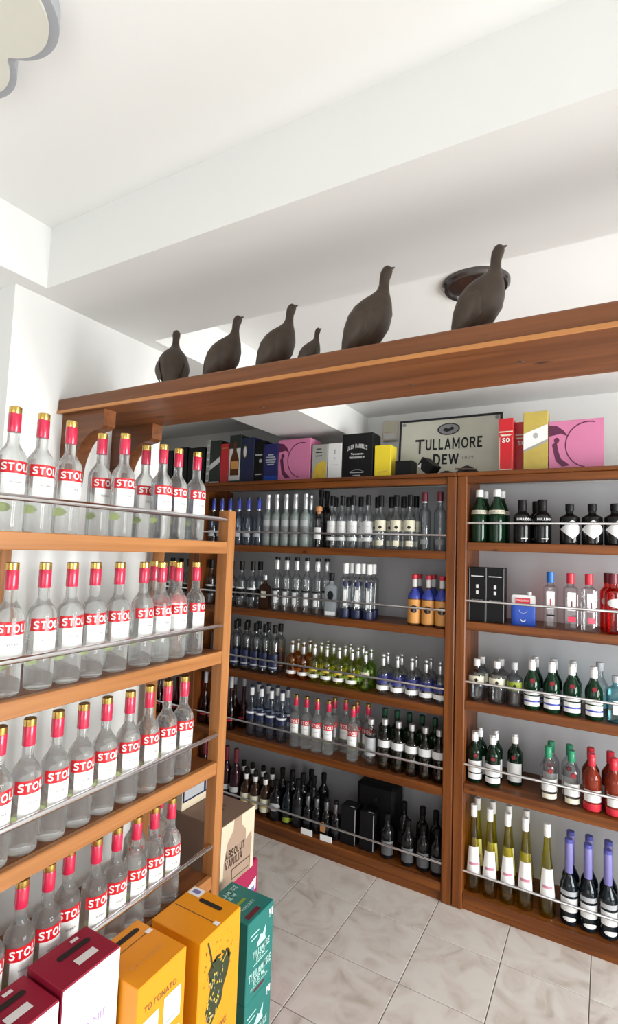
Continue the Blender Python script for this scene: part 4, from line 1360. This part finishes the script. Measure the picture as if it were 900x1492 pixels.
D = (0.111, 0.0475, 0.15)
plate = face_poly(tin, D, 'front', 'cap_red', rect2(-0.002, 0.046, 0.068, 0.026), 'name_plate', 0.0015)
face_text(plate, D, 'front', 'TANQUERAY', 'white', -0.002, 0.046, 0.058, 0.010, lift=0.0022)
ring_poly(tin, D, 'front', 'mid_grey', 0.0, 0.0, 0.017, 0.019, R(180), R(360), sq=0.8, lift=0.0015)
ring_poly(tin, D, 'front', 'soft_white', 0.0, -0.045, 0.008, 0.012, R(180), R(360), lift=0.0015)

# bottom shelf: black case, two upright black boxes, price tags
z = BAYS['L'][2][4]
t, D = carton('black_case', 'big black rounded case standing behind the bottom shelf boxes', -1.262, -1.030, 2.875, 3.02, z, 0.315, 'black', 'case', None, 0, 0.02)
obj('clasp', box_mesh('clasp', -0.012, 0.012, -0.078, -0.0725, 0.22, 0.245, 0.002), 'dark_chrome', t)
for i, (a, b) in enumerate(((-1.305, -1.215), (-1.190, -1.105))):
    t, D = carton('bottle_box', '%s upright black box with silver edge on the bottom shelf' % ORD[i], a, b, 2.765, 2.845, z, 0.205, 'black', 'box', 'black boxes on the bottom shelf')
    face_poly(t, D, 'front', 'mid_grey', rect2(D[0] / 2 - 0.003, 0, 0.004, 0.19), 'edge_foil')
    face_poly(t, D, 'top', 'mid_grey', rect2(0.02, -0.03, 0.03, 0.008), 'edge_foil')
for i, (x, m) in enumerate(((-1.501, 'white'), (-1.376, 'white'))):
    t = thing('price_tag', '%s white price tag clipped to the bottom shelf lip' % ORD[i], 'tag', (x, 2.7265, z - 0.0), 0, 'price tags on the bottom shelf')
    obj('card', box_mesh('card', -0.036, 0.036, -0.0012, 0.0012, 0.0015, 0.034), m, t)
    obj('holder', box_mesh('holder', -0.037, 0.037, 0.0012, 0.0035, 0.001, 0.03), 'soft_white', t)
t = thing('hang_tag', 'small orange hang tag on a black bottle, bottom shelf', 'tag', (-1.408, 2.7475, z + 0.035))
obj('card', mesh_from('card', [(-0.016, 0, 0.0), (0.016, 0, 0), (0.018, 0, 0.03), (0.005, 0, 0.055), (-0.005, 0, 0.055), (-0.018, 0, 0.03), (-0.016, 0.0015, 0.0), (0.016, 0.0015, 0), (0.018, 0.0015, 0.03), (0.005, 0.0015, 0.055), (-0.005, 0.0015, 0.055), (-0.018, 0.0015, 0.03)],
     [(0, 1, 2, 3, 4, 5), (11, 10, 9, 8, 7, 6)] + [(k, 6 + k, 6 + (k + 1) % 6, (k + 1) % 6) for k in range(6)]), 'cork', t)

# wall thermostat
t = thing('wall_thermostat', 'small beige thermostat on the back wall beside the tin sign', 'thermostat', (-1.265, YB, 2.472))
obj('case', box_mesh('case', -0.052, 0.052, -0.03, 0.0, 0.0, 0.135, 0.006), 'beige_plastic', t)
obj('dial_panel', box_mesh('dial_panel', -0.038, 0.038, -0.034, -0.03, 0.055, 0.12, 0.002), 'cream', t)
obj('switch_panel', box_mesh('switch_panel', -0.038, 0.038, -0.033, -0.03, 0.012, 0.046, 0.002), 'soft_white', t)

# ------------------------------------------------------------------ floor cartons in front of the rack


def handle_slot(t, D, face, cx, cy, ln, wd, along='r'):
    pts = []
    n = 6
    h = ln / 2 - wd / 2
    for k in range(n + 1):
        a = -PI / 2 + PI * k / n
        pts.append((h + wd / 2 * math.cos(a), wd / 2 * math.sin(a)))
    for k in range(n + 1):
        a = PI / 2 + PI * k / n
        pts.append((-h + wd / 2 * math.cos(a), wd / 2 * math.sin(a)))
    if along == 'u':
        pts = [(y, x) for x, y in pts][::-1]
    return face_poly(t, D, face, 'slot_dark', [(cx + x, cy + y) for x, y in pts], 'hand_hole', 0.0009)


def red_carton(label, y0, y1, z0, h, top):
    t, D = carton('wine_carton', label, -1.126, -1.002, y0, y1, z0, h, 'carton_red', 'carton', 'red and white cartons before the pine rack')
    face_poly(t, D, 'side', 'carton_white', rect2(0, -0.001, D[1] - 0.003, h - 0.004), 'white_face', 0.0006)
    if top:
        handle_slot(t, D, 'top_side', 0.01, 0.018, 0.085, 0.016)
        face_poly(t, D, 'top', 'soft_white', rect2(0.022, 0.012, 0.022, 0.052), 'sticker', 0.0012)
        face_poly(t, D, 'top', 'soft_white', rect2(-0.042, 0.028, 0.010, 0.020), 'sticker', 0.0012)
        face_text(t, D, 'side', 'OINI\u0393', 'purple_ink', 0.012, 0.075, 0.066, 0.017, lift=0.0016)
        face_poly(t, D, 'side', 'purple_ink', rect2(0.012, 0.052, 0.036, 0.004), 'print_line', 0.0016)
    return t


for st, (y0, y1, h0, lab) in enumerate(((0.778, 0.930, 0.385, 'dark red wine carton with white face beside the orange cartons'), (0.618, 0.772, 0.379, 'dark red wine carton with white face cut by the frame corner'))):
    red_carton(lab, y0, y1, h0, h0, True)
    red_carton('lower ' + lab, y0, y1, 0.0, h0 - 0.001, False)


def orange_carton(label, y0, y1, z0, h, mode):
    t, D = carton('wine_carton', label, -1.124, -0.944, y0, y1, z0, h, 'carton_orange', 'carton', 'orange cartons before the pine rack')
    d = D[1]
    if mode == 'olive':
        handle_slot(t, D, 'top', 0.010, d * 0.26, 0.085, 0.016)
        face_poly(t, D, 'top', 'kraft_dark', rect2(-0.005, -0.006, D[0] - 0.03, 0.0022), 'flap_seam')
        face_poly(t, D, 'top', 'white', rect2(-0.062, d * 0.5 - 0.022, 0.046, 0.034), 'sticker')
        face_poly(t, D, 'top', 'lavender', rect2(-0.062, d * 0.5 - 0.022, 0.026, 0.016), 'sticker', 0.0013)
        face_poly(t, D, 'top', 'white', rect2(D[0] / 2 - 0.014, -0.006, 0.018, 0.014), 'tape', 0.0013)
        # olive branch and grape-like cluster printed on the aisle face
        face_poly(t, D, 'side', 'olive', [(-0.060, 0.150), (-0.054, 0.150), (-0.038, 0.105), (-0.030, 0.070), (-0.036, 0.070), (-0.046, 0.108)], 'stem_print')
        rnd = random.Random(3)
        face_poly(t, D, 'side', 'olive', [(-0.050, 0.060), (-0.018, 0.086), (0.004, 0.074), (0.030, 0.086), (0.046, 0.060), (0.036, 0.020), (0.018, -0.010), (0.012, -0.040), (-0.014, -0.062), (-0.030, -0.078), (-0.046, -0.060), (-0.056, -0.030), (-0.044, 0.000), (-0.036, 0.030)], 'cluster_print')
        for i in range(58):
            v = rnd.random()
            yy = 0.075 - 0.145 * v
            xx = -0.006 - 0.030 * v + rnd.uniform(-0.036, 0.036) * (1 - 0.45 * v)
            a = rnd.uniform(0.9, 1.7)
            l_ = rnd.uniform(0.003, 0.0055)
            ca, sa = math.cos(a), math.sin(a)
            o2 = [(xx + l_ * math.cos(q) * ca - 0.0022 * math.sin(q) * sa, yy + l_ * math.cos(q) * sa + 0.0022 * math.sin(q) * ca) for q in [2 * PI * m / 8 for m in range(8)]]
            face_poly(t, D, 'side', 'olive_light' if i % 3 else 'grey_print', o2, 'grape_print', 0.0012 + 0.00002 * i)
        for i in range(14):
            a = rnd.uniform(0, 2 * PI)
            xx, yy = -0.004 + 0.044 * math.cos(a), 0.058 + 0.030 * math.sin(a)
            l_, ca, sa = rnd.uniform(0.010, 0.016), math.cos(a + 1.2), math.sin(a + 1.2)
            o2 = [(xx + l_ * math.cos(q) * ca - 0.004 * math.sin(q) * sa, yy + l_ * math.cos(q) * sa + 0.004 * math.sin(q) * ca) for q in [2 * PI * m / 8 for m in range(8)]]
            face_poly(t, D, 'side', 'olive', o2, 'leaf_print', 0.0009)
        for i in range(26):
            xx, yy = rnd.uniform(-0.078, 0.06), rnd.uniform(0.02, 0.145)
            face_poly(t, D, 'side', 'olive_dim', oval2(xx, yy, rnd.uniform(0.002, 0.004), rnd.uniform(0.002, 0.005), 6), 'speck_print', 0.0007)
        face_text(t, D, 'side', '\u03a1\u03b5\u03c4\u03c3\u03af\u03bd\u03b1', 'kraft_dark', 0.0, -0.105, 0.075, 0.022, slant=0.1)
    elif mode == 'window':
        handle_slot(t, D, 'top_side', 0.015, 0.060, 0.085, 0.016)
        face_poly(t, D, 'top', 'kraft_dark', rect2(-0.030, 0.0, 0.0022, d - 0.02), 'flap_seam')
        face_poly(t, D, 'top', 'white', rect2(-0.030, d / 2 - 0.016, 0.014, 0.018), 'tape', 0.0013)
        face_text(t, D, 'top_side', '\u039f\u03b9\u03bd\u03bf\u03c2', 'orange_paper', 0.0, -0.035, 0.10, 0.02)
        face_text(t, D, 'side', '\u03a4\u039f \u0393\u039f\u039d\u0391\u03a4\u039f', 'kraft_dark', -0.006, 0.112, 0.105, 0.014)
        for cx, cy in ((0.036, 0.058), (-0.040, 0.050), (0.036, -0.036), (-0.040, -0.044)):
            face_poly(t, D, 'side', 'white', rect2(cx, cy, 0.058, 0.072), 'photo_print')
            face_poly(t, D, 'side', 'aqua_print', rect2(cx, cy - 0.004, 0.046, 0.05), 'photo_print', 0.0012)
            face_poly(t, D, 'side', 'mid_grey', rect2(cx - 0.004, cy - 0.024, 0.034, 0.005), 'photo_print', 0.0016)
    return t


plain('aqua_print', (0.72, 0.80, 0.88), 0.5, var=0.15, scale=30)
orange_carton('orange wine carton with dark olive branch print', 1.152, 1.330, 0.33, 0.33, 'olive')
orange_carton('lower orange carton beneath the olive branch carton', 1.152, 1.330, 0.0, 0.329, None)
orange_carton('orange wine carton with four white photo squares', 0.936, 1.098, 0.345, 0.345, 'window')
orange_carton('lower orange carton beneath the photo square carton', 0.936, 1.098, 0.0, 0.344, None)


def teal_carton(label, z0, h, top):
    t, D = carton('whiskey_carton', label, -1.197, -1.012, 1.470, 1.622, z0, h, 'carton_teal', 'carton', 'teal cartons at the rack end')
    s = 'side'
    face_text(t, D, s, 'TULLAMORE', 'mint', 0.004, 0.010, 0.098, 0.022, stroke=0.22)
    face_text(t, D, s, 'D.E.W.', 'mint', 0.004, -0.010, 0.052, 0.016, stroke=0.22)
    face_poly(t, D, s, 'mint', rect2(0.004, -0.024, 0.085, 0.003))
    face_text(t, D, s, 'TULLAMORE', 'mint', 0.000, -0.052, 0.128, 0.026, stroke=0.22)
    face_text(t, D, s, 'D.E.W.', 'mint', 0.000, -0.076, 0.066, 0.018, stroke=0.22)
    face_text(t, D, s, 'IRISH WHISKEY', 'mint', 0.000, -0.092, 0.10, 0.008)
    face_poly(t, D, s, 'burgundy', rect2(0.0, -0.107, 0.055, 0.008))
    # phoenix-like crest and the glass-and-arrow marks
    face_poly(t, D, s, 'mint', [(-0.022, 0.026), (0.030, 0.026), (0.026, 0.040), (0.030, 0.074), (0.018, 0.060), (0.010, 0.050), (-0.002, 0.058), (-0.012, 0.044), (-0.020, 0.040)], 'crest')
    for i, wd in enumerate((0.050, 0.036)):
        face_poly(t, D, s, 'mint', rect2(-0.036, 0.078 - 0.014 * i, wd, 0.004))
    face_poly(t, D, s, 'white', [(0.046, 0.108), (0.056, 0.108), (0.054, 0.096), (0.052, 0.092), (0.052, 0.084), (0.055, 0.082), (0.047, 0.082), (0.050, 0.084), (0.050, 0.092), (0.048, 0.096)], 'goblet_mark')
    face_poly(t, D, s, 'white', [(0.061, 0.108), (0.069, 0.108), (0.068, 0.084), (0.062, 0.084)], 'bottle_mark')
    if top:
        face_text(t, D, 'top_side', 'TULLAMORE', 'mint', 0.0, 0.060, 0.12, 0.020, stroke=0.22)
        face_text(t, D, 'top_side', 'D.E.W.', 'mint', 0.0, 0.036, 0.06, 0.016, stroke=0.22)
        face_poly(t, D, 'top', 'lime_print', rect2(0.005, 0.0, 0.012, 0.05))
        face_text(t, D, 'top_side', 'WHISKEY', 'mint', 0.0, -0.035, 0.07, 0.012)
        face_poly(t, D, 'top', 'burgundy', rect2(0.07, -0.02, 0.018, 0.07))
    return t


teal_carton('teal whiskey carton on top of its stack at the rack end', 0.25, 0.25, True)
teal_carton('lower teal whiskey carton standing on the floor', 0.0, 0.249, False)
# crimson carton on the floor with the kraft vanilla carton on it
t, D = carton('crimson_carton', 'crimson carton with white sticker under the brown vodka carton', -1.480, -1.250, 1.640, 1.872, 0.0, 0.448, 'carton_crimson', 'carton', None, 0, 0.006)
face_poly(t, D, 'side', 'white', [(0.010, 0.085), (0.040, 0.090), (0.050, 0.105), (0.100, 0.115), (0.100, 0.160), (0.040, 0.140), (0.030, 0.125), (0.010, 0.120)], 'sticker')
face_poly(t, D, 'side', 'lavender', rect2(0.065, 0.120, 0.05, 0.02), 'sticker', 0.0012)
t, D = carton('vodka_carton', 'brown and cream vodka carton with bottle silhouette beside the rack post', -1.480, -1.238, 1.600, 1.812, 0.449, 0.234, 'carton_kraft', 'carton')
s = 'side'
face_poly(t, D, s, 'carton_cream', rect2(0, 0, D[1] - 0.002, D[2] - 0.002), 'cream_face', 0.0006)
face_poly(t, D, s, 'kraft_print', [(-0.085, -0.115), (0.085, -0.115), (0.085, -0.07), (0.09, 0.0), (0.085, 0.03), (0.05, 0.01), (0.048, 0.05), (0.020, 0.080), (0.018, 0.116), (-0.030, 0.116), (-0.032, 0.080), (-0.066, 0.045), (-0.085, -0.02)], 'bottle_print', 0.0010)
face_text(t, D, s, 'ABSOLUT', 'kraft_dark', -0.018, 0.000, 0.118, 0.029, stroke=0.23)
face_text(t, D, s, 'VANILIA', 'kraft_dark', -0.024, -0.034, 0.106, 0.029, stroke=0.23)
face_poly(t, D, s, 'kraft_dark', rect2(0.022, -0.082, 0.118, 0.040), 'stamp_panel', 0.0014)
face_poly(t, D, s, 'kraft_print', rect2(0.022, -0.082, 0.108, 0.031), 'stamp_panel', 0.0018)
face_poly(t, D, 'top', 'kraft_dark', [(-0.02, -0.02), (0.03, -0.03), (0.045, 0.005), (0.02, 0.02), (0.03, 0.04), (-0.015, 0.03)], 'top_mark')
t, D = carton('wine_carton', 'cream carton with dark band lying on the brown vodka carton', -1.476, -1.440, 1.606, 1.806, 0.684, 0.11, 'carton_cream', 'carton')
face_poly(t, D, 'side', 'navy', rect2(0, 0.0, 0.196, 0.050), 'dark_band')
face_poly(t, D, 'side', 'mid_grey', [(-0.09, -0.018), (0.09, -0.018), (0.09, 0.018), (-0.09, 0.018)], 'dark_band', 0.0012)
face_poly(t, D, 'side', 'navy', rect2(0.03, 0.0, 0.012, 0.036), 'dark_band', 0.0016)
